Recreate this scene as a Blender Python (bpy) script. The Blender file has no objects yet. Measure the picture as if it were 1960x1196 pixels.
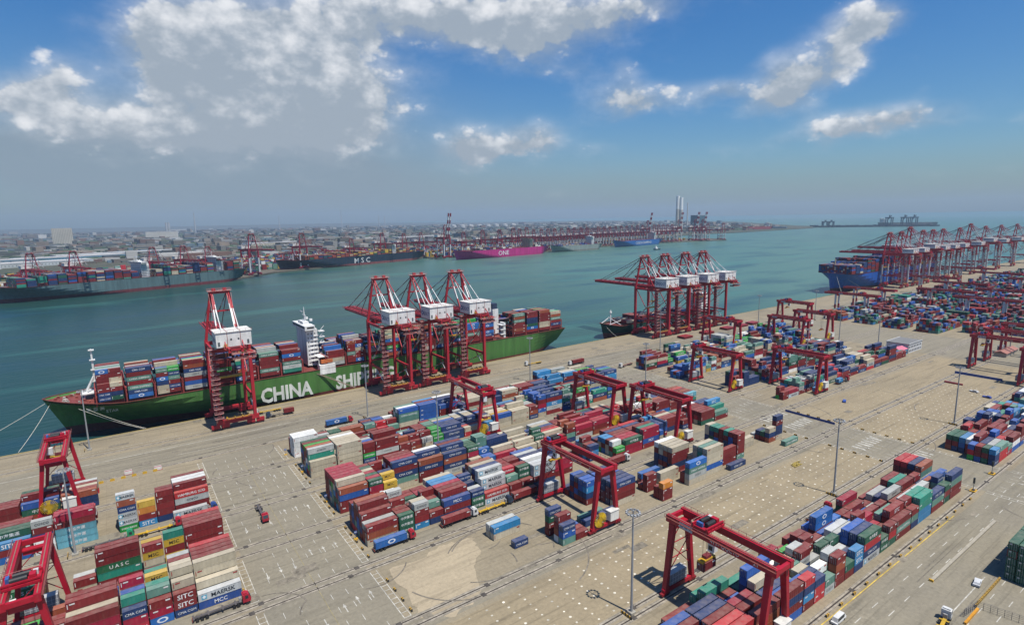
import bpy, math, random
import numpy as np
from mathutils import Matrix, Vector
random.seed(11)
R=math.radians; SC=bpy.context.scene; COL=SC.collection
# ---------------- camera ----------------
FPX=1089.4177; PITCH=R(9.3235); ROLL=R(-1.0638); HEAD=R(54.964); CAMH=118.0
cf=np.array([math.cos(HEAD)*math.cos(PITCH),math.sin(HEAD)*math.cos(PITCH),-math.sin(PITCH)])
cr=np.cross(cf,[0,0,1]); cr/=np.linalg.norm(cr); cu=np.cross(cr,cf)
ca=cr*math.cos(ROLL)+cu*math.sin(ROLL); cb=cu*math.cos(ROLL)-cr*math.sin(ROLL)
cd=bpy.data.cameras.new('camera'); cam=bpy.data.objects.new('camera',cd); COL.objects.link(cam)
cd.sensor_width=36; cd.lens=36*FPX/1960; cd.clip_start=1; cd.clip_end=120000
cam.matrix_world=Matrix(((ca[0],cb[0],-cf[0],0),(ca[1],cb[1],-cf[1],0),(ca[2],cb[2],-cf[2],CAMH),(0,0,0,1)))
SC.camera=cam
def PJ(x,y,z):
    v=np.array([x,y,z-CAMH]); w=v@cf
    return 980+FPX*(v@ca)/w, 598-FPX*(v@cb)/w, w
# ---------------- light, exposure ----------------
SC.view_settings.view_transform='Standard'; SC.view_settings.look='None'
SC.view_settings.exposure=0.30; GA=.82; SC.view_settings.gamma=1
SUN_AZ=R(283); SUN_EL=R(67)
sd=np.array([math.cos(SUN_AZ)*math.cos(SUN_EL),math.sin(SUN_AZ)*math.cos(SUN_EL),math.sin(SUN_EL)])
sl=bpy.data.lights.new('sun','SUN'); sl.energy=5.0; sl.angle=R(.5); sl.color=(1,.95,.86)
so=bpy.data.objects.new('sun',sl); COL.objects.link(so)
so.rotation_euler=Vector(sd).to_track_quat('Z','Y').to_euler()
SC.cycles.max_bounces=5; SC.cycles.volume_bounces=0; SC.cycles.caustics_reflective=False; SC.cycles.caustics_refractive=False
W=bpy.data.worlds.new('World'); SC.world=W; W.use_nodes=True
def build_world():
    nt=W.node_tree; N=nt.nodes; L=nt.links; N.clear()
    def lk(v,s):
        if isinstance(v,(int,float)): s.default_value=v
        else: L.new(v,s)
    def M(op,a,b=0.0,c=None):
        n=N.new('ShaderNodeMath'); n.operation=op; lk(a,n.inputs[0]); lk(b,n.inputs[1])
        if c is not None: lk(c,n.inputs[2])
        return n.outputs[0]
    def SS(x,lo,hi):
        n=N.new('ShaderNodeMapRange'); n.interpolation_type='SMOOTHSTEP'; lk(x,n.inputs[0]); lk(lo,n.inputs[1]); lk(hi,n.inputs[2]); return n.outputs[0]
    sky=N.new('ShaderNodeTexSky'); sky.sky_type='NISHITA'; sky.sun_disc=False; sky.sun_elevation=SUN_EL
    sky.sun_rotation=math.atan2(sd[0],sd[1]); sky.altitude=100; sky.air_density=1.25; sky.dust_density=1.2; sky.ozone_density=3.0
    hs=N.new('ShaderNodeHueSaturation'); hs.inputs['Saturation'].default_value=1.36; hs.inputs['Hue'].default_value=.497; hs.inputs['Value'].default_value=1.0; L.new(sky.outputs[0],hs.inputs['Color'])
    tn=N.new('ShaderNodeVectorMath'); tn.operation='MULTIPLY'; L.new(hs.outputs[0],tn.inputs[0]); tn.inputs[1].default_value=(.76,1.04,1.36)
    bg=N.new('ShaderNodeBackground'); L.new(tn.outputs[0],bg.inputs[0]); bg.inputs[1].default_value=0.0645
    tc=N.new('ShaderNodeTexCoord'); sp=N.new('ShaderNodeSeparateXYZ'); L.new(tc.outputs['Generated'],sp.inputs[0])
    def noise(scale,detail,rough,off=0,zs=2.0):
        mp=N.new('ShaderNodeMapping'); mp.inputs['Scale'].default_value=(1,1,zs); mp.inputs['Location'].default_value=(off,off*.7,off*.3)
        L.new(tc.outputs['Generated'],mp.inputs[0])
        n=N.new('ShaderNodeTexNoise'); n.inputs['Scale'].default_value=scale; n.inputs['Detail'].default_value=detail; n.inputs['Roughness'].default_value=rough
        L.new(mp.outputs[0],n.inputs[0]); return n.outputs[0]
    n1=noise(14,6,.6); n2=noise(14,6,.6,3.3); n3=noise(26,5,.55,7.1,1.5); n4=noise(9,4,.5,1.7,1.6)
    az=M('ARCTAN2',sp.outputs[1],sp.outputs[0]); el=M('ARCSINE',sp.outputs[2])
    az=M('MULTIPLY_ADD',M('SUBTRACT',n1,.5),.06,az); el=M('MULTIPLY_ADD',M('SUBTRACT',n2,.5),.035,el)
    B=[(1.334,.218,.134,.078,1.25),(1.444,.251,.066,.047,1.1),(1.483,.253,.04,.033,.9),(1.235,.232,.080,.062,1.3),(1.385,.291,.096,.033,1.1),(1.276,.165,.13,.05,1.3),(1.467,.222,.047,.041,.9),(1.51,.138,.12,.028,.95),(1.59,.135,.05,.018,.6),(1.414,.132,.168,.037,.85),(1.631,.174,.041,.02,1.1),(1.599,.197,.031,.024,1.1),(1.654,.159,.032,.015,.9),(1.15,.318,.15,.034,1.5),(.993,.311,.094,.036,1.2),(.89,.305,.093,.041,1.25),(.797,.315,.09,.028,1.0),(.934,.273,.052,.019,.7),(.732,.322,.048,.014,.6),(1.02,.126,.042,.027,1.5),(.994,.113,.071,.017,1.3),(.914,.136,.044,.025,1.5),(.813,.113,.035,.013,.6),(.779,.19,.046,.028,1.15),(.763,.232,.022,.02,.6),(.729,.187,.03,.02,.8),(.656,.186,.055,.02,1.0),(.609,.193,.023,.012,.6),(.874,.239,.052,.017,.5),(.535,.208,.03,.03,1.15),(.548,.173,.045,.025,1.05),(.506,.191,.028,.029,.9),(.461,.241,.037,.028,1.15),(.43,.259,.035,.023,1.1),(.405,.255,.025,.018,.9),(.446,.211,.032,.021,.8),(.478,.195,.027,.018,.7),(.422,.277,.016,.01,.6),(.47,.123,.033,.019,1.1),(.395,.132,.049,.017,1.0),(.365,.136,.026,.014,.8),(.427,.121,.039,.016,.9),(.312,.13,.02,.016,.5),(.526,.109,.019,.014,.5),(.346,.163,.012,.008,.4),(.613,.104,.069,.011,.35),(.262,.054,.031,.008,.35),(.371,.055,.036,.007,.35),(.248,.116,.01,.008,.5),(.879,.044,.036,.009,.3),
       (2.3,.5,.5,.12,.8),(-.6,.4,.6,.1,.8),(-2.0,.3,.5,.08,.8),(2.6,.15,.5,.04,.8)]
    S=0.0; Mo=0.0
    for a0,e0,ra,re,w in B:
        ra*=1.16; re*=1.16
        u=M('MULTIPLY_ADD',az,1/ra,-a0/ra); v=M('MULTIPLY_ADD',el,1/re,-e0/re)
        q=M('MULTIPLY_ADD',u,u,M('MULTIPLY',v,v)); g=M('MULTIPLY',M('EXPONENT',M('MULTIPLY',q,-1.0)),w)
        S=M('ADD',g,S); Mo=M('MULTIPLY_ADD',g,v,Mo)
    vm=N.new('ShaderNodeMapping'); vm.inputs['Scale'].default_value=(1,1,1.3); L.new(tc.outputs['Generated'],vm.inputs[0]); vo=N.new('ShaderNodeTexVoronoi'); vo.inputs['Scale'].default_value=24; vo.inputs['Detail'].default_value=3; vo.inputs['Roughness'].default_value=.55; L.new(vm.outputs[0],vo.inputs['Vector'])
    bil=M('SUBTRACT',.5,vo.outputs['Distance'])
    D=M('MULTIPLY_ADD',bil,.9,S); D=M('MULTIPLY_ADD',M('SUBTRACT',n3,.5),.95,D)
    D=M('MULTIPLY_ADD',M('SUBTRACT',n4,.5),.7,D)
    alpha=SS(D,.26,1.15)
    alpha=M('MAXIMUM',alpha,M('MULTIPLY',SS(M('MULTIPLY_ADD',M('SUBTRACT',n2,.5),1.2,S),.10,1.9),.75))
    br=M('MULTIPLY_ADD',Mo,.42,M('MULTIPLY_ADD',M('MINIMUM',S,1.9),-.24,.92)); br=M('MULTIPLY_ADD',M('SUBTRACT',n3,.5),1.7,br)
    br=M('MULTIPLY_ADD',M('SUBTRACT',n4,.5),1.1,br); br=M('MULTIPLY_ADD',bil,.55,br)
    fac=SS(br,-.05,1.15)
    mix=N.new('ShaderNodeMix'); mix.data_type='RGBA'; L.new(fac,mix.inputs[0]); mix.inputs[6].default_value=(.35,.41,.48,1); mix.inputs[7].default_value=(.86,.87,.89,1)
    cbk=N.new('ShaderNodeBackground'); L.new(mix.outputs[2],cbk.inputs[0]); cbk.inputs[1].default_value=.84
    # thin grey veil of far cloud low on the left
    V=0.0
    for a0,e0,ra,re,w in ((1.45,.07,.50,.07,.85),(1.352,.15,.26,.09,.5),(1.614,.12,.16,.05,.35),(.75,.02,.7,.05,.45)):
        u=M('MULTIPLY_ADD',az,1/ra,-a0/ra); v=M('MULTIPLY_ADD',el,1/re,-e0/re)
        V=M('ADD',M('MULTIPLY',M('EXPONENT',M('MULTIPLY',M('MULTIPLY_ADD',u,u,M('MULTIPLY',v,v)),-1.0)),w),V)
    vb=N.new('ShaderNodeBackground'); vb.inputs[0].default_value=(.26,.325,.39,1); vb.inputs[1].default_value=.84
    m1=N.new('ShaderNodeMixShader'); L.new(M('MINIMUM',V,.9),m1.inputs[0]); L.new(bg.outputs[0],m1.inputs[1]); L.new(vb.outputs[0],m1.inputs[2])
    m2=N.new('ShaderNodeMixShader'); L.new(M('MULTIPLY',alpha,.95),m2.inputs[0]); L.new(m1.outputs[0],m2.inputs[1]); L.new(cbk.outputs[0],m2.inputs[2])
    o=N.new('ShaderNodeOutputWorld'); L.new(m2.outputs[0],o.inputs[0])
build_world()
# ---------------- materials ----------------
def mat(name,base=None,attr=False,rough=.5,metal=0,dirt=.25,dscale=.4,stretch=(1,1,1),coord='Object',spec=.4,streak=0):
    m=bpy.data.materials.new(name); m.use_nodes=True; nt=m.node_tree; N=nt.nodes; L=nt.links; b=N['Principled BSDF']
    b.inputs['Roughness'].default_value=rough; b.inputs['Metallic'].default_value=metal; b.inputs['Specular IOR Level'].default_value=spec
    if attr:
        a=N.new('ShaderNodeAttribute'); a.attribute_name='col'; src=a.outputs['Color']
    else:
        a=N.new('ShaderNodeRGB'); a.outputs[0].default_value=(*base,1); src=a.outputs[0]
    if dirt:
        tc=N.new('ShaderNodeTexCoord'); mp=N.new('ShaderNodeMapping'); mp.inputs['Scale'].default_value=stretch
        L.new(tc.outputs[coord],mp.inputs[0]); n=N.new('ShaderNodeTexNoise'); n.inputs['Scale'].default_value=dscale; n.inputs['Detail'].default_value=6; n.inputs['Roughness'].default_value=.65
        L.new(mp.outputs[0],n.inputs[0]); r=N.new('ShaderNodeMapRange'); r.inputs[1].default_value=.3; r.inputs[2].default_value=.7; r.inputs[3].default_value=(1-dirt)*GA; r.inputs[4].default_value=(1+dirt*.7)*GA
        L.new(n.outputs[0],r.inputs[0]); mx=N.new('ShaderNodeVectorMath'); mx.operation='SCALE'; L.new(src,mx.inputs[0]); L.new(r.outputs[0],mx.inputs['Scale']); src=mx.outputs[0]
        if streak:
            n2=N.new('ShaderNodeTexNoise'); n2.inputs['Scale'].default_value=1.1; n2.inputs['Detail'].default_value=5; L.new(mp.outputs[0],n2.inputs[0])
            r2=N.new('ShaderNodeMapRange'); r2.inputs[1].default_value=.56; r2.inputs[2].default_value=.75; r2.inputs[4].default_value=streak; L.new(n2.outputs[0],r2.inputs[0])
            mm=N.new('ShaderNodeMix'); mm.data_type='RGBA'; L.new(r2.outputs[0],mm.inputs[0]); L.new(src,mm.inputs[6]); mm.inputs[7].default_value=(.16,.12,.09,1); src=mm.outputs[2]
    L.new(src,b.inputs['Base Color']); return m
PAINT=mat('crane_paint',attr=True,rough=.5,dirt=.22,dscale=.35,stretch=(1,1,.4),streak=.14)
BOX=mat('container_paint',attr=True,rough=.6,dirt=.2,dscale=.6,stretch=(.9,.9,.35),streak=.2,spec=.3)
def dust(m):
    nt=m.node_tree; N=nt.nodes; L=nt.links; b=N['Principled BSDF']; src=b.inputs['Base Color'].links[0].from_socket
    g=N.new('ShaderNodeNewGeometry'); sp=N.new('ShaderNodeSeparateXYZ'); L.new(g.outputs['Normal'],sp.inputs[0]); tc=N.new('ShaderNodeTexCoord'); n=N.new('ShaderNodeTexNoise'); n.inputs['Scale'].default_value=.7; n.inputs['Detail'].default_value=5; L.new(tc.outputs['Object'],n.inputs[0])
    mr=N.new('ShaderNodeMapRange'); mr.inputs[1].default_value=.35; mr.inputs[2].default_value=.7; mr.inputs[3].default_value=.08; mr.inputs[4].default_value=.30; L.new(n.outputs[0],mr.inputs[0])
    gt=N.new('ShaderNodeMath'); gt.operation='GREATER_THAN'; L.new(sp.outputs[2],gt.inputs[0]); gt.inputs[1].default_value=.6; ml=N.new('ShaderNodeMath'); ml.operation='MULTIPLY'; L.new(gt.outputs[0],ml.inputs[0]); L.new(mr.outputs[0],ml.inputs[1])
    k=N.new('ShaderNodeMix'); k.data_type='RGBA'; L.new(ml.outputs[0],k.inputs[0]); L.new(src,k.inputs[6]); k.inputs[7].default_value=(.33,.28,.23,1); L.new(k.outputs[2],b.inputs['Base Color'])
dust(BOX)
HULL=mat('hull_paint',attr=True,rough=.55,dirt=.3,dscale=.14,stretch=(1.6,1.6,.18),streak=.42)
TOWN=mat('town_surfaces',attr=True,rough=.8,dirt=.15,dscale=.02)
STEEL=mat('galvanised_steel',base=(.33,.34,.35),rough=.5,dirt=.15)
ROPE=mat('mooring_rope',base=(.55,.52,.45),rough=.9,dirt=0)
MARK=mat('road_paint',attr=True,rough=.8,dirt=.55,dscale=.5,streak=.3)
def ground_mat(name,c1,c2,c3,fine=(.85,1.12),joint=0):
    m=bpy.data.materials.new(name); m.use_nodes=True; nt=m.node_tree; N=nt.nodes; L=nt.links; b=N['Principled BSDF']
    b.inputs['Roughness'].default_value=.85; b.inputs['Specular IOR Level'].default_value=.25
    tc=N.new('ShaderNodeTexCoord')
    def noise(sc,st,d=7,ro=.65):
        mp=N.new('ShaderNodeMapping'); mp.inputs['Scale'].default_value=st; L.new(tc.outputs['Object'],mp.inputs[0])
        n=N.new('ShaderNodeTexNoise'); n.inputs['Scale'].default_value=sc; n.inputs['Detail'].default_value=d; n.inputs['Roughness'].default_value=ro; L.new(mp.outputs[0],n.inputs[0]); return n.outputs[0]
    def mr(x,a,b_,c,d):
        r=N.new('ShaderNodeMapRange'); r.inputs[1].default_value=a; r.inputs[2].default_value=b_; r.inputs[3].default_value=c; r.inputs[4].default_value=d; L.new(x,r.inputs[0]); return r.outputs[0]
    def mix(f,a,b_):
        k=N.new('ShaderNodeMix'); k.data_type='RGBA'; L.new(f,k.inputs[0])
        for i,v in ((6,a),(7,b_)):
            if isinstance(v,tuple): k.inputs[i].default_value=(*v,1)
            else: L.new(v,k.inputs[i])
        return k.outputs[2]
    s=mix(mr(noise(.028,(1,1.6,1)),.35,.65,0,1),c1,c2)
    s=mix(mr(noise(.011,(1,1.5,1),4),.52,.68,0,.8),s,c3)
    s=mix(mr(noise(.09,(.25,2.2,1)),.5,.72,0,.7),s,tuple(x*.68 for x in c1))   # tyre tracks and stains along the lanes
    s=mix(mr(noise(.3,(1,1,1),3),.64,.74,0,.5),s,tuple(x*.5 for x in c1))
    s=mix(mr(noise(.16,(.12,3.2,1),5),.55,.7,0,.65),s,tuple(x*.55 for x in c1)); s=mix(mr(noise(.05,(1,1,1),8,.75),.6,.68,0,.35),s,tuple(x*1.3 for x in c2))
    sc=N.new('ShaderNodeVectorMath'); sc.operation='SCALE'; L.new(s,sc.inputs[0]); L.new(mr(noise(.8,(1,1,1)),.3,.7,fine[0]*GA,fine[1]*GA),sc.inputs['Scale']); s=sc.outputs[0]
    if joint:
        br=N.new('ShaderNodeTexBrick'); br.offset=0; br.inputs['Scale'].default_value=1; br.inputs['Brick Width'].default_value=joint; br.inputs['Row Height'].default_value=joint
        br.inputs['Mortar Size'].default_value=.09; br.inputs['Color1'].default_value=(1,1,1,1); br.inputs['Color2'].default_value=(.93,.93,.93,1); br.inputs['Mortar'].default_value=(.86,.85,.83,1)
        L.new(tc.outputs['Object'],br.inputs[0]); mm=N.new('ShaderNodeVectorMath'); mm.operation='MULTIPLY'; L.new(s,mm.inputs[0]); L.new(br.outputs[0],mm.inputs[1]); s=mm.outputs[0]
    L.new(s,b.inputs['Base Color']); return m
CONC=ground_mat('worn_concrete',(.272,.229,.158),(.318,.267,.182),(.232,.199,.143),joint=6.4)
ROAD=ground_mat('grey_roadway',(.236,.21,.158),(.265,.235,.173),(.205,.185,.145))
SAND=ground_mat('sandy_concrete',(.285,.233,.152),(.325,.265,.170),(.25,.208,.138))
WHARF=ground_mat('stained_wharf',(.13,.115,.09),(.17,.15,.115),(.10,.09,.08))
GRASS=ground_mat('field_grass',(.05,.16,.05),(.09,.2,.07),(.05,.12,.04))
PALE=ground_mat('pale_sand',(.37,.305,.21),(.43,.355,.24),(.31,.26,.18))
FARL=ground_mat('far_land',(.06,.075,.05),(.11,.095,.07),(.03,.06,.022),fine=(.7,1.3))
for n in FARL.node_tree.nodes:
    if n.type=='MAPPING': n.inputs['Scale'].default_value=tuple(v*.12 for v in n.inputs['Scale'].default_value)
def water_mat():
    m=bpy.data.materials.new('sea_water'); m.use_nodes=True; nt=m.node_tree; N=nt.nodes; L=nt.links; b=N['Principled BSDF']
    tc=N.new('ShaderNodeTexCoord'); sp=N.new('ShaderNodeSeparateXYZ'); L.new(tc.outputs['Object'],sp.inputs[0])
    def noise(sc,st,d=5):
        mp=N.new('ShaderNodeMapping'); mp.inputs['Scale'].default_value=st; mp.inputs['Rotation'].default_value=(0,0,R(-12)); L.new(tc.outputs['Object'],mp.inputs[0])
        n=N.new('ShaderNodeTexNoise'); n.inputs['Scale'].default_value=sc; n.inputs['Detail'].default_value=d; L.new(mp.outputs[0],n.inputs[0]); return n.outputs[0]
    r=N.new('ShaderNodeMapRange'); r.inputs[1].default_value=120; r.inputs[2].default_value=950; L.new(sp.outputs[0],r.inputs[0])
    k=N.new('ShaderNodeMix'); k.data_type='RGBA'; L.new(r.outputs[0],k.inputs[0]); k.inputs[6].default_value=(.012,.044,.038,1); k.inputs[7].default_value=(.066,.140,.112,1)  # sea tint deepens toward low x, cloud shade painted in with it
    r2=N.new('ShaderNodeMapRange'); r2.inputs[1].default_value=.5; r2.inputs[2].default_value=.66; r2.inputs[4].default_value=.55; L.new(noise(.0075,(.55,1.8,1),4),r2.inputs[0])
    k2=N.new('ShaderNodeMix'); k2.data_type='RGBA'; L.new(r2.outputs[0],k2.inputs[0]); L.new(k.outputs[2],k2.inputs[6]); k2.inputs[7].default_value=(.010,.042,.066,1)  # broad dark patches painted into the water colour as cloud shadows
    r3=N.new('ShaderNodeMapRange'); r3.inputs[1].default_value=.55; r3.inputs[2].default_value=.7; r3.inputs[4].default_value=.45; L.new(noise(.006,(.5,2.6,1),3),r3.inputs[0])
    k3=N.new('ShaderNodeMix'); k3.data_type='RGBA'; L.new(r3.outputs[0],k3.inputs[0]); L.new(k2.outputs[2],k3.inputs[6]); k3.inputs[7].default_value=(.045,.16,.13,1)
    L.new(k3.outputs[2],b.inputs['Base Color']); b.inputs['Roughness'].default_value=.32; b.inputs['IOR'].default_value=1.33; b.inputs['Specular IOR Level'].default_value=.35
    bp=N.new('ShaderNodeBump'); bp.inputs['Strength'].default_value=.6; bp.inputs['Distance'].default_value=1.2; L.new(noise(.11,(.6,1.6,1),6),bp.inputs['Height']); L.new(bp.outputs[0],b.inputs['Normal'])
    return m
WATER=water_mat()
# ---------------- mesh collector ----------------
RED=(.44,.022,.036); DRED=(.24,.015,.022); WHT=(.82,.82,.80); YEL=(.62,.36,.03); BLK=(.02,.02,.022); GRY=(.25,.26,.27); PNK=(.50,.24,.22)
CUBE=np.array([(-1,-1,-1),(1,-1,-1),(1,1,-1),(-1,1,-1),(-1,-1,1),(1,-1,1),(1,1,1),(-1,1,1)],float)*.5
CF=[(0,3,2,1),(4,5,6,7),(0,1,5,4),(1,2,6,5),(2,3,7,6),(3,0,4,7)]
class MB:
    def __init__(s): s.v=[]; s.f=[]; s.c=[]; s.n=0
    def add(s,v,f,c):
        v=np.asarray(v,float); s.v.append(v); b=s.n
        for q in f: s.f.append(tuple(i+b for i in q)); s.c.append(c)
        s.n+=len(v)
    def box(s,x0,x1,y0,y1,z0,z1,c):
        s.add(CUBE*np.array([x1-x0,y1-y0,z1-z0])+np.array([(x0+x1)/2,(y0+y1)/2,(z0+z1)/2]),CF,c); return s
    def bar(s,p,q,w,h,c,w2=None,h2=None,cols=None):
        p=np.array(p,float); q=np.array(q,float); d=q-p; L=np.linalg.norm(d)
        if L<1e-6: return s
        if cols:
            n=len(cols)
            for i,cc in enumerate(cols): s.bar(p+d*i/n,p+d*(i+1)/n,w,h,cc)
            return s
        d/=L; u=np.array([0,0,1.]) if abs(d[2])<.97 else np.array([0,1.,0]); r=np.cross(d,u); r/=np.linalg.norm(r); u=np.cross(r,d)
        w2=w if w2 is None else w2; h2=h if h2 is None else h2
        v=[p+r*a*w/2+u*b*h/2 for a,b in ((-1,-1),(1,-1),(1,1),(-1,1))]+[q+r*a*w2/2+u*b*h2/2 for a,b in ((-1,-1),(1,-1),(1,1),(-1,1))]
        s.add(v,[(0,1,2,3),(7,6,5,4),(0,4,5,1),(1,5,6,2),(2,6,7,3),(3,7,4,0)],c); return s
    def cyl(s,p,q,r,c,n=10,r2=None):
        p=np.array(p,float); q=np.array(q,float); d=q-p; d/=np.linalg.norm(d); u=np.array([0,0,1.]) if abs(d[2])<.9 else np.array([1.,0,0]); a=np.cross(d,u); a/=np.linalg.norm(a); b=np.cross(a,d)
        r2=r if r2 is None else r2; v=[]
        for i in range(n):
            t=2*math.pi*i/n; e=a*math.cos(t)+b*math.sin(t); v+=[p+e*r,q+e*r2]
        s.add(v,[(2*i,2*i+1,(2*i+3)%(2*n),(2*i+2)%(2*n)) for i in range(n)]+[tuple(range(0,2*n,2))[::-1],tuple(range(1,2*n,2))],c); return s
    def rail(s,p,q,h,c,step=3,t=.12):
        p=np.array(p,float); q=np.array(q,float); L=np.linalg.norm(q-p); n=max(1,int(L/step)); up=np.array([0,0,h])
        s.bar(p+up,q+up,t,t,c)
        for i in range(n+1):
            e=p+(q-p)*i/n; s.bar(e,e+up,t,t,c)
        return s
    def text(s,t,o,r,u,size,c,align='c',bold=.012):
        v,f,w=text_mesh(t,bold)
        if not len(f): return s
        r=np.array(r,float); u=np.array(u,float); x=v[:,0]-(w/2 if align=='c' else 0)
        s.add(np.array(o,float)+np.outer(x*size,r)+np.outer((v[:,1]-.36)*size,u),f,c); return s
    def build(s,name,m,parent=None,smooth=False):
        me=bpy.data.meshes.new(name); V=np.concatenate(s.v) if s.v else np.zeros((0,3)); me.from_pydata(V.tolist(),[],s.f); 
        at=me.attributes.new('col','FLOAT_COLOR','FACE'); c=np.ones((len(s.f),4),np.float32); c[:,:3]=np.array(s.c,np.float32).reshape(-1,3); at.data.foreach_set('color',c.ravel())
        if smooth: me.polygons.foreach_set('use_smooth',[True]*len(s.f))
        me.materials.append(m); o=bpy.data.objects.new(name,me); COL.objects.link(o)
        if parent: o.parent=parent
        return o
_T={}
def text_mesh(t,bold=.012):
    k=(t,bold)
    if k in _T: return _T[k]
    cu_=bpy.data.curves.new('t','FONT'); cu_.body=t; cu_.size=1; cu_.offset=bold; cu_.resolution_u=2
    ob=bpy.data.objects.new('t',cu_); COL.objects.link(ob); bpy.context.view_layer.update()
    me=bpy.data.meshes.new_from_object(ob.evaluated_get(bpy.context.evaluated_depsgraph_get()))
    v=np.array([tuple(q.co) for q in me.vertices]).reshape(-1,3); f=[tuple(p.vertices) for p in me.polygons]
    w=v[:,0].max() if len(v) else 0
    bpy.data.objects.remove(ob); bpy.data.curves.remove(cu_); bpy.data.meshes.remove(me)
    _T[k]=(v,f,w); return _T[k]
def tag(o,label=None,cat=None,group=None,kind=None):
    if label: o['label']=label
    if cat: o['category']=cat
    if group: o['group']=group
    if kind: o['kind']=kind
    return o
def empty(name,loc=(0,0,0),rz=0):
    o=bpy.data.objects.new(name,None); COL.objects.link(o); o.location=loc; o.rotation_euler=(0,0,rz); o.empty_display_size=1; return o
def copy_tree(o,loc,rz=0,scale=None):
    def cp(x,par):
        c=x.copy(); COL.objects.link(c); c.parent=par
        for k in list(x.children): cp(k,c)
        return c
    r=cp(o,None); r.location=loc; r.rotation_euler=(0,0,rz)
    if scale: r.scale=scale
    return r
def ordn(i): return ['first','second','third','fourth','fifth','sixth','seventh','eighth','ninth','tenth','eleventh','twelfth','thirteenth','fourteenth','fifteenth','sixteenth','seventeenth','eighteenth','nineteenth','twentieth'][i] if i<20 else 'far'
# ---------------- setting: sea, ground ----------------
def qy(x): return float(np.interp(x,[-60,97,343,667,839,1500,4000],[386,387,395,398,404,408,420]))
def sheet(name,pts,z,m,kind='structure',skirt=None):
    b=MB(); n=len(pts); v=[(x,y,z) for x,y in pts]; f=[tuple(range(n))]
    if skirt is not None:
        v+=[(x,y,skirt) for x,y in pts]; f+=[(i,i+n,(i+1)%n+n,(i+1)%n) for i in range(n)]
    b.add(v,f,(1,1,1)); o=b.build(name,m); return tag(o,kind=kind)
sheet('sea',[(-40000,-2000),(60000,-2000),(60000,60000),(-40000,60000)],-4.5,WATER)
qx=[-900,-60,97,343,667,839,1500,4000]
sheet('ground',[(x,qy(x)) for x in qx][::-1]+[(-900,-300),(4000,-300)],0,CONC,skirt=-9)
for nm,x0,x1,y0,y1,m in [('road',27,62,-60,300,ROAD),('road',296,327,-60,330,ROAD),('road',546,640,-60,330,ROAD),('road',-900,4000,322,350,ROAD),('road',-900,4000,36,70,ROAD),('road',640,2500,326,380,ROAD)]:
    pass
zz=.004
def lane(name,x0,x1,y0,y1,m,z): return sheet(name,[(x0,y0),(x1,y0),(x1,y1),(x0,y1)],z,m)
lane('road',27,61,-60,317,ROAD,.008); lane('road',294,326,60,317,ROAD,.008); lane('road',552,640,-60,330,ROAD,.008)
lane('road',-900,3000,319,352,ROAD,.004); lane('road',-900,3000,-60,70,ROAD,.004)
for y0,y1 in ((251.5,259),(180,187),(138,146)): lane('road',61.01,293.99,y0,y1,ROAD,.004); lane('road',-900,26.99,y0,y1,ROAD,.004)
lane('pavement',327,545,104,172,SAND,.012); _rp=random.Random(9); _pp=[(67,172),(66,150),(64,143),(74,138),(84,141),(92,156),(98,163),(100,171),(90,174),(78,171)]; _q=[]
for _i in range(len(_pp)):
    (ax,ay),(bx_,by_)=_pp[_i],_pp[(_i+1)%len(_pp)]
    for _k in range(5): _t=_k/5; _q.append((ax+(bx_-ax)*_t+_rp.uniform(-.9,.9),ay+(by_-ay)*_t+_rp.uniform(-.9,.9)))
sheet('pavement',_q[::-1],.012,PALE); lane('pavement',62,293,108,136,SAND,.008); 
# crane rails with pale beams
b=MB()
RAILY=[73,105.3,108.5,141,144.5,176,179.3,210.5,216.7,246,251,283,288,319,357]
for y in RAILY:
    c=(.34,.30,.235)
    b.box(-900,3000,y-1.1,y+1.1,.013,.020,c); b.box(-900,3000,y-.22,y+.22,.020,.034,(.045,.035,.03))
    b.box(-900,3000,y-.95,y-.85,.020,.026,(.12,.1,.08)); b.box(-900,3000,y+.85,y+.95,.020,.026,(.12,.1,.08))
b.box(-900,340,qy(0)-4.2,qy(0)-3.8,.02,.04,(.05,.04,.035))
tag(b.build('rail_tracks',MARK),kind='structure')
# painted markings
b=MB(); Wc=(.50,.48,.42); Yc=(.60,.42,.06)
def dash(x0,x1,y0,y1,c=Wc,z=.024): b.box(x0,x1,y0,y1,z-.004,z,c)
for cx0,cx1,ylo,yhi in ((24.6,63,-60,317),(292.5,327.5,74,317)):
    y=ylo
    for xe,s in ((cx0,1),(cx1,-1)):
        for (ya,yb) in ((-60,70),(74,103),(109,139),(146,174),(181,208),(219,244),(252,281),(290,312)):
            dash(xe-.12,xe+.12,ya,yb); dash(xe+s*2.2-.12,xe+s*2.2+.12,ya,yb)
            yy=ya
            while yy<yb: dash(min(xe,xe+s*2.2)+.12,max(xe,xe+s*2.2)-.12,yy,yy+.25); yy+=2.6
    nl=6; 
    for k in range(1,nl+1):
        x=cx0+2.2+(cx1-cx0-4.4)*k/(nl+1)
        for ya,yb in ((-40,70),(109,141),(145,175),(181,208),(219,244),(252,281),(290,312)):
            yy=ya
            while yy<yb-3:
                if random.random()>.12: dash(x-.1,x+.1,yy,yy+3)
                yy+=7.5
    xm=(cx0+cx1)/2
    dash(xm-.1,xm+.1,-60,300,(.30,.25,.13),.020)
def arrow(x,y,up,L=4.6):
    s=1 if up else -1
    dash(x-.16,x+.16,min(y,y+s*L*.6),max(y,y+s*L*.6)); t=y+s*L*.6
    b.add([(x-.6,t,.024),(x+.6,t,.024),(x,t+s*L*.4,.024)],[(0,1,2) if up else (0,2,1)],Wc)
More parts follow.
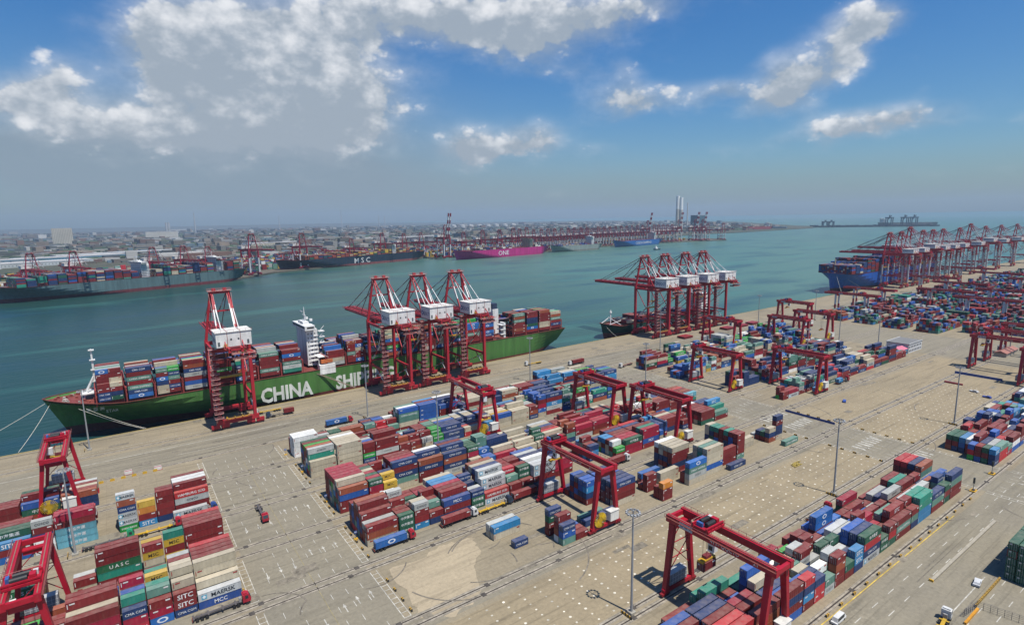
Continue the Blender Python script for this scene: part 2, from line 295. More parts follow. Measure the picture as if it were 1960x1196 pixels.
for yc in (232,196,160,124,270,60):
    for k,x in enumerate((32,36.5,41,48,52.5,57)): arrow(x,yc+random.uniform(-1,1),k>2)
    for k,x in enumerate((300,304,308,314,318,322)): arrow(x,yc,k>2)
for ys in (37,41.5,46,50.5,61,65.5):
    x=100
    while x<420: 
        if not(ys==50.5 and x<260): dash(x,x+4,ys-.12,ys+.12)
        x+=11
for x0,x1,y in ((184,222,50.6),(60,260,70.8),(60,700,319.9)): dash(x0,x1,y-.15,y+.15,Wc if y!=70.8 else Yc)
dash(-300,1200,344.4,344.8); dash(-300,1200,319.0,319.3)
for y in (331,362): dash(-300,1200,y-.12,y+.12,(.5,.48,.42))
# zebra strips across the side road
for yb in (157,172,121,98):
    for k in range(7): dash(300+k*3.2,301.2+k*3.2,yb,yb+6)
for yb in (247,203):
    for k in range(6): dash(332+k*.01,345,yb+k*2.4,yb+k*2.4+.3)
# pads for container feet
def dots(x0,x1,y0,y1,px,py,r=.46):
    x=x0; k=0
    while x<x1:
        y=y0
        while y<y1:
            if random.random()>.03:
                rr=r*random.uniform(.7,1.15); qq=random.uniform(.55,1.0); t=[(x+rr*math.cos(a*math.pi/3),y+rr*.9*math.sin(a*math.pi/3),.030) for a in range(6)]; b.add(t,[tuple(range(6))],tuple(q*qq for q in (.82,.76,.62)))
            y+=py
        k+=1; x+=(.9 if k%2 else px-.9) if False else px
dots(64,290,111,136,6.2,2.9); dots(329,470,111,138,6.2,2.9)
dots(340,540,146,170,6.2,2.9,.22)
tag(b.build('road_markings',MARK),kind='structure')
b=MB(); rp=random.Random(12)
for k in range(170):
    x=rp.uniform(-40,560); y=rp.choice((rp.uniform(322,350),rp.uniform(358,382),rp.uniform(108,178),rp.uniform(40,70),rp.uniform(181,187),rp.uniform(252,258))); w=rp.uniform(2,11); h=rp.uniform(1.2,5); g=rp.choice((.84,.9,.95,1.1)); c=(.235*g,.205*g,.155*g); z=.046+k*.00005
    b.add([(x,y,z),(x+w,y,z),(x+w,y+h,z),(x,y+h,z)],[(0,1,2,3)],c)
tag(b.build('paving_patches',MARK),kind='structure')
b=MB()
for k in range(30):
    if k<14: cx_,cy_,rr_,a0,a1=rp.uniform(88,130),rp.uniform(146,176),rp.uniform(7,26),rp.uniform(0,6.3),0
    elif k<20: cx_,cy_,rr_,a0,a1=rp.uniform(20,70),rp.uniform(110,345),rp.uniform(9,22),rp.uniform(0,6.3),0
    else: cx_,cy_,rr_,a0,a1=rp.uniform(250,480),rp.uniform(40,180),rp.uniform(10,30),rp.uniform(0,6.3),0
    a1=a0+rp.uniform(.5,1.5); n=10; g=rp.uniform(.9,1.05); z=.058+k*.00005
    for q in range(n):
        t0=a0+(a1-a0)*q/n; t1=a0+(a1-a0)*(q+1)/n; v=[]
        for rr2,tt in ((rr_,t0),(rr_,t1),(rr_+.5,t1),(rr_+.5,t0)): v.append((cx_+rr2*math.cos(tt),cy_+rr2*math.sin(tt),z))
        b.add(v,[(0,1,2,3)],(.19*g,.165*g,.13*g))
for k in range(140):
    x=rp.uniform(-30,560); y=rp.uniform(322,350) if k%3 else rp.uniform(44,68); L_=rp.uniform(12,60); z=.064+k*.00003; g=rp.uniform(.75,.95)
    b.add([(x,y,z),(x+L_,y+rp.uniform(-.6,.6),z),(x+L_,y+.35,z),(x,y+.35,z)],[(0,1,2,3)],(.20*g,.178*g,.14*g))
tag(b.build('tyre_marks',MARK),kind='structure')
b=MB()
for y in RAILY[:-1]:
    for x in range(-40,560,31): b.box(x+y%7,x+y%7+1.6,y-.9,y+.9,.034,.09,(.08,.07,.06))
tag(b.build('rail_covers',MARK),kind='structure')
# ---------------- containers ----------------
PAL={'r':(.20,.018,.020),'m':(.33,.012,.04),'o':(.31,.075,.035),'O':(.62,.22,.03),'b':(.018,.10,.38),'n':(.016,.042,.135),'l':(.025,.23,.48),'c':(.12,.38,.47),'t':(.02,.25,.175),'e':(.115,.26,.205),
 'g':(.018,.10,.062),'G':(.03,.34,.045),'w':(.78,.79,.76),'k':(.50,.44,.32),'s':(.44,.46,.44),'y':(.56,.36,.04),'p':(.55,.02,.20),'R':(.48,.02,.03),
 'S':(.50,.52,.52),'H':(.46,.035,.035),'Y':(.50,.02,.045),'T':(.22,.025,.025),'U':(.02,.12,.05),'B':(.025,.08,.30),'L':(.03,.22,.46),'E':(.11,.25,.20),'N':(.018,.05,.16),'D':(.02,.11,.065),'V':(.02,.30,.05),'C':(.12,.38,.47),'Z':(.56,.36,.04),'K':(.015,.13,.42)}
CNAME={'r':'maroon','m':'crimson','o':'rust orange','O':'bright orange','b':'blue','n':'navy','l':'light blue','c':'pale cyan','t':'teal','e':'seafoam green','g':'dark green','G':'bright green','w':'white','k':'cream','s':'grey','y':'yellow','p':'magenta','R':'bright red','S':'lettered grey','H':'lettered red','Y':'lettered crimson','T':'lettered maroon','U':'lettered green','B':'lettered blue','L':'lettered sky-blue','E':'lettered seafoam','N':'lettered navy','D':'lettered dark-green','V':'lettered bright-green','C':'lettered cyan','Z':'lettered yellow','K':'oval-marked blue'}
LOGO={'s':('COSCO',(.03,.03,.04),.95,1.0),'S':('MAERSK',(.02,.03,.05),1.5,.2),'H':('HAMBURG SÜD',(.8,.8,.78),1.15,0),'Y':('HYUNDAI',(.8,.8,.78),1.25,0),'T':('SITC',(.8,.8,.8),1.7,0),'U':('U A S C',(.8,.8,.78),1.3,.5),'B':('MCC',(.85,.85,.85),1.4,0),'L':('SITC',(.85,.85,.85),1.7,0),'E':('CHINA SHIPPING',(.75,.76,.72),1.15,0),'N':('CMA CGM',(.7,.72,.75),1.1,.3),'D':('中海集運',(.75,.75,.72),1.2,.4),'V':('EVERGREEN',(.85,.85,.8),1.1,0),'C':('中谷海運',(.8,.82,.82),1.1,0),'Z':('MSC',(.05,.04,.03),1.3,0),'K':('',(.8,.82,.85),1,0),'n':('',0,0,0)}
DPAL='rrrrrrrrrrrrrroommbbnnnnNNlLteEEggDGwkkksSRHTK'
LEN={1:6.06,2:12.19}
def jit(c,rng,a=.16):
    k=rng.uniform(1-a,1+a); g=sum(c)/3; s=rng.uniform(0,.10)
    return tuple(max(.005,min(.9,(x*(1-s)+g*s)*k)) for x in c)
def cont_geo(b,x,y,z,L,code,rng,detail=True,H=2.56,text=True):
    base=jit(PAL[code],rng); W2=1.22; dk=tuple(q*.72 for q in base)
    if detail:
        b.box(x+.06,x+L-.06,y+.09,y+2.35,z+.06,z+H-.03,base)
        # corrugated long sides
        n=int(L/.56); yf=y+.03
        for side,yo,yi in ((0,y+.025,y+.085),(1,y+2.415,y+2.355)):
            vs=[];x0=x+.12;dx=(L-.24)/n
            for i in range(n+1):
                yy=yo if i%2 else yi
                vs+=[(x0+i*dx,yy,z+.14),(x0+i*dx,yy,z+H-.12)]
            fs=[(2*i,2*i+2,2*i+3,2*i+1) if side==0 else (2*i,2*i+1,2*i+3,2*i+2) for i in range(n)]; b.add(vs,fs,base)
        for yy in (y,y+2.30):
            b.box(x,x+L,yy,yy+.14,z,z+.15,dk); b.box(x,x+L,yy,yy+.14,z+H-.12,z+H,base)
            for xx in (x,x+L-.15): b.box(xx,xx+.15,yy-.004,yy+.144,z+.15,z+H-.12,base)
    else:
        b.box(x,x+L,y,y+2.44,z+.02,z+H-.04,base)
    lg=LOGO.get(code)
    if text and lg:
        s=lg[2]; yt=y-.012
        if code=='K':
            t=[(x+L/2+1.5*math.cos(a*math.pi/6),yt,z+H/2+.85*math.sin(a*math.pi/6)) for a in range(12)]; b.add(t,[tuple(range(12))],(.75,.78,.82)); t=[(p[0]*.6+(x+L/2)*.4,yt-.01,p[2]*.6+(z+H/2)*.4) for p in t]; b.add(t,[tuple(range(12))],base)
        elif lg[0]:
            w=text_mesh(lg[0])[2]; s=min(s*1.25,(L*.82)/max(w,.1)); 
            b.text(lg[0],(x+L*.5+(L*.07 if code in 'S' else 0),yt,z+H*.5),(1,0,0),(0,0,1),s,lg[1])
            if code=='S': 
                cx=x+L*.13; b.add([(cx-.75,yt,z+.55),(cx+.75,yt,z+.55),(cx+.75,yt,z+2.0),(cx-.75,yt,z+2.0)],[(0,1,2,3)],(.12,.42,.58)); b.add([(cx,yt-.01,z+.7),(cx+.55,yt-.01,z+1.28),(cx,yt-.01,z+1.86),(cx-.55,yt-.01,z+1.28)],[(0,1,2,3)],(.85,.88,.9))
    elif text:
        wc=(.7,.7,.68) if sum(base)<.9 else (.35,.06,.05)
        if rng.random()<.6: b.box(x+.35,x+.55,y-.012,y+.01,z+.7,z+2.1,wc)
        if rng.random()<.5: b.box(x+L-1.7,x+L-.5,y-.012,y+.01,z+1.75,z+2.2,wc)
        if rng.random()<.35: b.box(x+.9,x+2.2,y-.012,y+.01,z+1.7,z+2.1,wc)
def door_geo(x,y,z,L,code,rng,H=2.56):
    b=MB(); base=jit(PAL[code],rng); xd=x+.055
    b.box(xd-.03,xd,y+.16,y+1.20,z+.16,z+H-.14,base); b.box(xd-.03,xd,y+1.24,y+2.28,z+.16,z+H-.14,base)
    for q in (.38,.92,1.52,2.06): b.box(xd-.085,xd-.031,y+q-.03,y+q+.03,z+.1,z+H-.08,(.42,.42,.40))
    b.box(xd-.036,xd-.030,y+1.4,y+1.95,z+1.7,z+2.15,(.6,.6,.58))
    return b
CONT=[]   # dicts of all standing containers
def block(name,X0,y0,rows,specs,seed,pal=DPAL,zbase=0,pitch=2.72,tier=2.6,dy=None,vary=False):
    """specs: list of (slot, kind(1=short,2=long), 'stack stack ...' front to back, bottom to top; '.'=any)"""
    rng=random.Random(seed); H={}; items=[]
    if vary:
        ns=[]
        for sl,kd,tx in specs:
            o_=[]
            for r_,q in enumerate(tx.split()):
                if r_>0 and q[0]=='.':
                    d_=rng.choice((-2,-1,-1,0,0,0,1))
                    q=q[-d_:] if d_<0 and len(q)+d_>0 else ('.'+q if d_>0 and len(q)<5 else q)
                o_.append(q)
            ns.append((sl,kd,' '.join(o_)))
        specs=ns
    order=sorted(set(s[0] for s in specs)); bayno={}
    for k,s in enumerate(order): bayno[s]=k
    for slot,kind,txt in specs:
        st=txt.split()
        for r,s in enumerate(st):
            if s=='-' : continue
            for q in range(kind): H[(slot+q,r)]=max(H.get((slot+q,r),0),len(s))
    for slot,kind,txt in specs:
        for r,s in enumerate(txt.split()):
            if s=='-': continue
            for t,c in enumerate(s):
                if c=='_': continue
                if c=='.': c=rng.choice(pal)
                if c in 'SHYTUELNDVC' and kind==1 and c in 'HUC': c='r'
                x=X0+6.4*slot+(0.12 if kind==2 else .1)+rng.uniform(-.05,.05); y=y0+r*pitch+rng.uniform(-.03,.03)+(dy(x) if dy else 0); z=zbase+.05+t*tier
                top=(t==H[(slot,r)]-1) ; fr=all(H.get((slot+q,r-1),0)<=t for q in range(kind)); lf=H.get((slot-1,r),0)<=t
                fr_part=any(H.get((slot+q,r-1),0)<=t for q in range(kind))
                CONT.append(dict(x=x,y=y,z=z,L=LEN[kind],c=c,top=top,fr=fr or fr_part,lf=lf,block=name,row=r,bay=bayno[slot],tier=t,seed=rng.random(),kind=kind))
def auto(s0,s1,rows,hmin,hmax,rng,pal='',long=.6,gap=.06,front=None):
    out=[]; s=s0
    while s<s1:
        k=2 if (rng.random()<long and s+2<=s1) else 1
        if rng.random()<gap: s+=1; continue
        base=rng.randint(hmin,hmax); st=[]
        same=rng.random()<.35; cc=rng.choice(pal or DPAL)
        for r in range(rows):
            h=max(0,min(5,base+rng.choice((-2,-1,-1,0,0,0,0,1)) - (1 if r==0 and rng.random()<.4 else 0)))
            if h==0 or rng.random()<.05: st.append('-'); continue
            q='.'*h
            if same: q='.'*(h-1)+cc
            elif pal: q=''.join(rng.choice(pal) for _ in range(h))
            st.append(q)
        out.append((s,k,' '.join(st))); s+=k
    return out
rg=random.Random(5)
# middle blocks start at x=65.8; slot pitch 6.4 m
M0=65.8
block('middle block nearest the lamp',M0,189,7,[(0,2,'kor ..s ..rr .bbrr ...ro .... ....'),(2,1,'DDD ..r .rr .rrr .rrrs .... ....'),(3,1,'lrrs ..rk .rr .. ..D ... ...'),(4,1,'nr ree ..r .rrr ... .mm ...'),(5,2,'nrB ..rr ..rr ...m ...L ...L ...k'),(7,1,'DDN ..s .. ..n ...N ..N ...'),(8,2,'SH ..SS ...SS ....N ....k ....o ....'),(10,1,'rr .De ..mY ..rr ...r ..rr ..'),(11,1,'Dr .rDD ..rr .rr ..rr ...r ..'),(12,2,'nrSS .rsS ...s ...w ...n ...s ...b'),(14,2,'-  rmm ..m ..N ...n ..b ...'),(18,1,'- - ..n .rr .... ... ..'),(20,1,'rV ..w ..r ..l ..l rr ..'),(21,2,'mmD ..m ..m ..r ..r ..N ...'),(23,2,'rBmm ...t ...r ..r .rr ..n ...'),(25,1,'- .b .bb ..n .nn .n ...'),(26,1,'- - .bn .bN .nN .b ...'),(27,2,'- - - .rr ..r ..k ...'),(29,1,'- - .r .rr .ro ..e ..'),(31,2,'- .rr ..r .rr .sr ..r ...'),(33,2,'- re .rt .rtL ..r ... ...')],1)
block('middle block above yellow boxes',M0,219,7,[(0,2,'rrbo ....k ....m ....m ....m ....m ....m'),(2,1,'rRmD ...m ...D ...m ...k ...g ...r'),(3,1,'rZZ ..rZ ...n - - - ...r'),(4,2,'- - keNrN ....m ....r ....r ...'),(6,2,'- - rrNo ...nN ....w ...k ...'),(8,2,'- - sNoN ....N ....r ....N ...b'),(10,1,'- kk DmmD ...D ...g ....'),(11,1,'D. rb eKK ...ee ....e ...e ...'),(12,2,'.m .lk nD ..nn ... ..k ...'),(14,2,'kk .kk .. .ek .krk ..k ..k'),(16,1,'ok .rD ..DD nn .nN .. ..'),(17,2,'rr .ok .sR .rr ..N .N. ..s'),(19,1,'nero ..o ..oo ..o ... .e. ..'),(20,2,'srm ..mm ..m ..rr .rr ...r ...'),(22,2,'..m ..m ..mm ..b ..n ..n ...'),(24,2,'.rm .mm .mm .rt .rr .n. ...')]+auto(26,30,6,3,4,rg)+[(30,2,'.rr .rr .ko ..N .kN ... ..k'),(32,2,'rr .kk .rr ..e ..k ...'),(34,2,'rtC .rr .ro ..r ... ...')],2)
block('middle block behind cream stack',M0,260,7,[(0,2,'kkk ...ts ....o ....G ....r ....g -'),(2,2,'kkkkk ....k ....k ....k ....w ....k -'),(4,1,'NVrr ..rb ..r. ..rr ..g - -'),(5,2,'rsrr ...rr ...rr ..ks .kk ... ...'),(7,1,'rr .r. Lr .L .C r. ..'),(8,1,'or .rr CC .r. KL .. ..'),(9,1,'k. .rr .. .b. ... ... ..'),(10,1,'VV .GV .VV ... .ee ..e ...'),(11,2,'NN NrN .rN .bN ..b ... ...'),(13,2,'.k .. nn .nN ..k ..k ...'),(15,1,'.. .kk .rn .rr .kb ... ...'),(16,2,'.k. .ky .kk .kk .. ..k ...'),(18,2,'kkk ..k ..kk ..k ... ... ...')]+auto(20,31,7,3,5,rg,'kkrreenNNtsVDrob',gap=.02),3)
block('middle block nearest the quay',M0,289,7,[(0,2,'wwww wwww wwww rrr - - -'),(2,1,'rn .rs .nr rr r - -'),(3,1,'.g .DD .rD .r. - - -'),(4,2,'r. .ro .ro .. - - -'),(6,1,'er .ee .rn .n. .nn - -'),(7,1,'nY .nR .rn ... .nN .r -'),(8,1,'re .rr .e .r. .. r -'),(9,2,'rkeEb ....w ....e ...r ..r ..r -'),(11,2,'rbbbb ....b ....r ....L ...L ... -'),(13,2,'orrb nnbNN ....n ....w ...t .b. -'),(15,1,'krN .rN ..n ..l ..b .. -'),(16,2,'Nkrk ...k ...k ...k ...m ..r -'),(18,1,'.kk .ekk ... .gg ..m .pp -'),(19,1,'wnn ..wn ..N ..Vg .. ..G -'),(20,2,'kkok ..Nw ... .gG ... ... -'),(22,2,'kkkr ...r ...r ...k ..w .rr -'),(24,2,'NNrN ...N ..r. ..w .rS rrr -')]+auto(26,34,7,3,5,rg,'rrkNneekltGbs',gap=.02)+[(34,2,'LlN .rn ..t ..b ..n .r -')],4)
block('near block between the rails',M0,146.5,7,[(9,1,'ebN ..rr - ..gN - - -'),(10,1,'r r b - - - -'),(33,1,'- - - knnrn .. . -'),(32,1,'- - - ... .. .n s')],5)
def single(x,y,s,kind,name,row=0,bay=0):
    for t,c in enumerate(s): CONT.append(dict(x=x,y=y,z=.05+2.6*t,L=LEN[kind],c=c,top=t==len(s)-1,fr=True,lf=True,block=name,row=row,bay=bay,tier=t,seed=random.random(),kind=kind))
nb='open ground under gantry'
single(138,151,'N',2,nb,0,0); single(139,154,'e',2,nb,1,0); single(150.6,151.5,'n',1,nb,0,1)
single(108.4,155.5,'N',1,nb,0,2)
single(105.2,164.4,'kl',2,nb,1,1); single(105.0,167.2,'.s'.replace('.','k'),2,nb,2,1)
for r,(xx,s) in enumerate([(158.5,'krrN'),(158.3,'nrrn'),(158.3,'rrnn')]): single(xx,155.2+2.72*r,s,2,nb,r,3)
for r,s in enumerate(['rnlb','rnbb','rbrn','nrnb','r','n']): single(150.5 if r<4 else 150,163.4+2.72*r,s,1,nb,r+3,3)
for r,s in enumerate(['rrnb','rrlb','rbNN']): single(157.5,163.4+2.72*r,s,2,nb,r+3,4)
single(178.9,156,'rrr',1,nb,0,5); single(178.9,158.8,'r',1,nb,1,5); single(182.5,162.4,'mK',2,nb,2,5)
single(178.3,146.7,'rrO',1,nb,0,6); single(178.3,149.4,'rr',1,nb,1,6)
single(189.5,157.5,'kk',2,nb,1,7)
single(198.5,149.1,'ksEK',2,nb,0,8); single(198.7,151.9,'rr',1,nb,1,8)
for r,s in enumerate(['kbkkk','rgtte','krskk','rwk']): single(212.2,150.2+2.72*r,s,2,nb,r,9)
for r,s in enumerate(['rnrrk','nrnok','srnkk','nnnrw']): single(201,160.8+2.72*r,s,2,nb,r+3,9)
single(226,147,'N',2,nb,0,10); single(226.2,152.5,'rrr',2,nb,2,10)
for r,s in enumerate(['errrr','rrbbr','rnnrt','rbrrr','ngbrt','rngnt','nrnkk']): single(239.2,152.5+2.72*r,s,1,nb,r+2,11)
single(250,158,'kk',2,nb,3,12); single(273,147,'E',2,nb,0,13)
# left blocks: last slot ends at x=23.6
LX=-66.0
block('nearest left block',LX,187.3,8,[(12,2,'BS ..k ..skk ..rkT ...kr ...kr ...kR ....'),(11,1,'NTT kNTk ..kkk ..kkk ...kr ...ks .... ...'),(10,1,'Kmr .tee ..tt .. kZrZ ...t ... ...'),(9,1,'YmN .ett ..eb ..ttm ... .. ...'),(7,2,'Tmmr rrrk ..rrr ..rTr - ... ...'),(6,1,'Tb mm rrr .rr .. ... ..'),(4,2,'.HH sHk .HH ... .. r. ..'),(0,4,'. . .. .. .')[:0] or (3,1,'.. ... .. ...'),(1,2,'.T ..r ..H ... .r .r'),(0,1,'.. .o .r .. r')],21)
block('left block behind green box',LX,219,6,[(12,2,'mrrrr ....r ....r ....R - -'),(11,1,'kZrZt - - -'),(10,1,'ekZr ..rZ - - -'),(8,2,'rtUrr ....r ... - -'),(7,1,'kr rs - -'),(4,2,'kyU ..t ..s - -'),(2,1,'rs .w .k -'),(0,2,'kr .. .w')],22)
block('left block beside cleared ground',LX,257,8,[(12,2,'rrsH ....r ....w ....w ....r ...r -'),(11,1,'nrrrr ....r ...r - - -'),(10,1,'LrOy - - -'),(9,1,'VSSNoS ....R ....w ..t -'),(6,2,'CCCrm ....m rrrr .... ..w ..'),(5,1,'wwNHs .... nrrr .bo .. ..'),(3,2,'Kr. .yND nDDD .... ...r .rr'),(2,1,'br .bL .w ... rr')
 ,(0,2,'yry. ..rrr ..rn .rr .. ..')],23)
block('left block under farther gantry',LX,290,8,[(6,2,'nno ..r .nk .kr .rs .k -'),(4,2,'.D. ..rr ..rg ..m .r -'),(2,2,'.rr .rr ..r .g . -'),(0,2,'.n. .rg .. ..')],24)
# near right strip
block('near right block',145.2,76.6,8,[(20,2,'rren ..r ..b .b rreo rrrn rrrR rrrR'),(19,1,'grg .eN .eo ..n ..r ..R ..n ..n'),(17,2,'reN r. rrs mr rrr rs. ..r .r'),(15,2,'lltt r.rt rrs r. rms .n ns r'),(14,1,'ner ..r .rw .l .. ..s r'),(12,2,'rEr T..T ..e ..r ..r .b .r .g.'),(11,1,'gRr .r .m ... .l .. .r'),(10,1,'DD .gm ..m ..r .b .n .bK'),(8,2,'SNRD rnnn nnbb rks rr. nb rrKK rb'),(7,1,'nLL .nn ... ... ..s .r .r r'),(6,1,'rg Dr .sm ..D .k ..r ..r .r'),(5,1,'rror ..ws ..e .. .r .rm .m .m'),(4,1,'se .rsw .w .sr .ss ... .mm .m'),(3,1,'RRn .mn .sk .e .rk .w .r r'),(2,1,'rlnR ..nb .s. .k .. .b . r'),(0,2,'brnr .rnb ..nn ..nk ..bb .bg .t -'),(-2,2,'Roor .rrr ..rr ..rm .bb ..r .gt .t'),(-4,2,'rrrR ..tR ..rr ..nn .gn ..t .r r'),(-6,2,'.rrr ..g .rrm .rr .nb .gb .r '),(-8,2,'.rrg ..m ..b ..rb . r ')],31,vary=True)
block('far right strip',326.5,76.2,9,[(0,1,'NnL .r. ..r .R.'),(1,2,'RRe ..s .rn ..rr ..w ..L ..g ..D'),(3,1,'mE .rR ...b ..r .rN ..r ..rR')]+auto(4,60,9,2,4,rg,'rrrnNbLLksetTwR'),32)
# right-hand blocks past the side road
GN='rrrrnNnnbbKeEkSsgR'
RB=330.0
block('right block along the sand',RB,188,7,[(2,1,'rr ..r - -'),(3,2,'Sm r. - - -'),(5,1,'rse ..ee ..e ..t ..r'),(6,1,'rnH .rS ..s ..s ..w'),(7,1,'HSHs ..s ..s ..w'),(8,2,'nb. nNYN ..NN ..n. ..e')]+auto(10,28,7,3,4,rg,GN,gap=.02)+[(28,2,'rr R. rr wk'),(30,1,'rr gE - -')],41)
block('right block behind reel gantry',RB,220,7,[(2,1,'.. rrr nnnn nnng'),(3,1,'nnnn nnng nnnr nnnn'),(4,2,'nn nn - .r')]+auto(7,26,7,2,5,rg,'rrrrrNnnKeDkw',gap=.05),42)
block('right block by side road',RB,260,7,[(1,2,'NrKK .rb ..K ..b .n .r '),(0,1,'nb .r .K')]+auto(3,30,7,3,5,rg,'rrnNKKbekkkyoes',gap=.05),43)
block('right block nearest the quay',RB,291,7,[(0,2,'rDkr .rbb ..rn ..r')]+auto(2,34,7,2,5,rg,'rrKnbkkweVDs',gap=.08),44)
# far terminal past the white building
rg2=random.Random(77)
for i,(yy,s0,s1) in enumerate([(118,0,110),(146,2,110),(176,0,110),(206,0,110),(236,0,110),(266,0,110),(296,1,110)]):
    sp=[]
    s=s0
    while s<s1:
        n=rg2.randint(14,26); sp+=auto(s,min(s1,s+n),7,3,5,rg2,'rrrrrrrnnNbbDggteeoKkRs',long=.3,gap=.12); s+=n+rg2.randint(2,5)
    block('far terminal',645+ (0 if i>2 else 25)+rg2.uniform(0,10),yy,7,sp,60+i)
block('far terminal front strip',840,84,7,auto(0,100,7,2,5,rg2,'rrrrrrrnnNbbDggteeoKkRs',long=.3,gap=.15),79)
# ---------------- ships ----------------
def ship(loc,rz,L,B,zd,zw,col,boot,bowrise=3,lowtop=-.5,flip=False,deckc=(.22,.05,.04)):
    """local x runs bow(0) to stern(L); near side is -y.  Returns root Empty."""
    root=empty('container_ship',loc,rz); b=MB(); n=44
    def hb(s,t):  # half breadth at station s, t=0 keel .. 1 deck
        s0=.035*(1-t)
        if s<s0: return 0.02
        f=min(1,(s-s0)/(.12+.33*(1-t)**1.1)); w=math.sin(f*math.pi/2)**(.75+.75*(1-t))
        if s>.88:
            g=(s-.88)/.12; w*=1-(1-t)**1.0*.85*g**1.5-.05*g
        return max(.02,B/2*w)
    ts=[0,.14,.28,.42,.56,.7,.85,1.0]; bz=zw-1.5
    rowsN=len(ts); V=[]; 
    for side in (-1,1):
        V=[]; 
        for i in range(n+1):
            s=(i/n)**1.25 if i<n*.5 else (.5**1.25+(i/n-.5)/.5*(1-.5**1.25)); top=zd+bowrise*max(0,1-s/.10)**1.3
            for t in ts:
                z=bz+(top-bz)*t; x=s*L
                if s>.9: z=max(z,bz+ (zw+7-bz)*((s-.9)/.1)**1.6 + (z-bz)*.0) if t<.8 else z
                x-= (1-t)*0 ; xr=x+ (1-t)*(.03*L)*max(0,1-s/.1)
                V.append((xr,side*hb(s,t),z))
        F=[]; 
        for i in range(n):
            for j in range(rowsN-1):
                q=(i*rowsN+j,(i+1)*rowsN+j,(i+1)*rowsN+j+1,i*rowsN+j+1)
                F.append(q if side<0 else q[::-1])
        Vn=np.array(V)
        for q in F:
            zc=Vn[list(q),2].mean(); b.add(Vn[list(q)],[(0,1,2,3)],boot if zc<lowtop else col)
    # deck and transom
    for i in range(n):
        P=[]
        for k in (i,i+1):
            s=(k/n)**1.25 if k<n*.5 else (.5**1.25+(k/n-.5)/.5*(1-.5**1.25)); P.append((s,zd+bowrise*max(0,1-s/.10)**1.3))
        (s0,z0),(s1,z1)=P; a0=hb(s0,1)-.05; a1=hb(s1,1)-.05; dz=-1.1
        b.add([(s0*L,-a0,z0+dz),(s1*L,-a1,z1+dz),(s1*L,a1,z1+dz),(s0*L,a0,z0+dz)],[(0,1,2,3)],deckc)
    a=hb(1,1); al=hb(1,.4)
    b.add([(L,-a,zd),(L,-al,zw+7),(L,al,zw+7),(L,a,zd)],[(0,1,2,3)],col)
    b.build('hull',HULL,root)
    b=MB(); q0=None
    for i in range(n+1):
        s=(i/n)**1.25 if i<n*.5 else (.5**1.25+(i/n-.5)/.5*(1-.5**1.25)); z=zd+bowrise*max(0,1-s/.10)**1.3
        q1=[(s*L,sd*hb(s,1),z+.12) for sd in (-1,1)]
        if q0:
            for j in (0,1): b.bar(q0[j],q1[j],.6,.3,deckc)
        q0=q1
    b.build('gunwale',HULL,root)
    return root,hb
def house(root,x,w,B,z0,z1,c=(.8,.8,.79),wing=True,name='deckhouse',loc=True):
    b=MB(); b.box(x,x+w,-B*.38,B*.38,z0,z1,c); fl=int((z1-z0)/3)
    for k in range(fl):
        z=z0+1.4+k*3
        if loc:
            for yy in np.arange(-B*.34,B*.34,2.4): b.box(x-.05,x,yy,yy+.9,z,z+.9,BLK)
        for xx in np.arange(x+1,x+w-1,2.4): b.box(xx,xx+.8,-B*.38-.05,-B*.38,z,z+.9,BLK)
        b.box(x+(-.8 if loc else 2.2),x+w+1.6,-B*.40,B*.40,z0+k*3-.12,z0+k*3+.06,c)
    o=b.build(name,HULL,root)
    b=MB(); b.box(x-1.5,x+w*.7,-B*.5,B*.5,z1,z1+3.2,c); b.box(x-1.56,x-1.5,-B*.48,B*.48,z1+1.2,z1+2.4,BLK); b.box(x,x+w*.6,-B*.5-.05,-B*.5,z1+1.2,z1+2.4,BLK)
    b.box(x,x+w*.5,-B*.2,B*.2,z1+3.2,z1+5,c)
    b.build('bridge',HULL,root)
    b=MB(); b.bar((x+3,0,z1+5),(x+3,0,z1+15),.9,.9,c,.3,.3); b.bar((x+3,-4,z1+9),(x+3,4,z1+9),.4,.4,c); b.bar((x+1,-2.5,z1+12),(x+1,2.5,z1+12),.3,.8,c); b.cyl((x+6,-5,z1+5),(x+6,-5,z1+6.6),1.1,c); b.cyl((x+6,5,z1+5),(x+6,5,z1+6.6),1.1,c)
    b.build('radar_mast',HULL,root)
# the green ship: bow at (-41,415), near side lies along the quay
GX,GY,GROT=-41.0,417.0,R(1.25); GL,GB=382,52
gs,ghb=ship((GX,GY,0),GROT,GL,GB,16.5,-4.5,(.070,.190,.042),(.15,.035,.028),bowrise=3.5,lowtop=-.3)
tag(gs,'long green container ship with white lettering moored along the near quay','ship')
b=MB(); yy=-GB/2-.12
b.text('CHINA',(112,yy,5.3),(.80,0,0),(0,0,1),13.4,(.74,.76,.70),'l',.035); b.build('lettering',HULL,gs); b=MB(); b.text('SHIPPING',(162.5,yy,5.3),(.80,0,0),(0,0,1),13.4,(.74,.76,.70),'l',.035)
b.build('lettering',HULL,gs)
b=MB(); b.text('STAR',(29,-ghb(.08,.75)-1.3,10.8),(1,-.12,0),(0,-.2,1),2.6,(.6,.62,.55),'l'); b.build('bow_name',HULL,gs); b=MB(); b.text('新 亞 洲',(20,-ghb(.055,.9)-1.6,13.4),(1,-.2,0),(0,-.2,1),2.4,(.6,.62,.55),'l'); b.build('bow_name',HULL,gs)
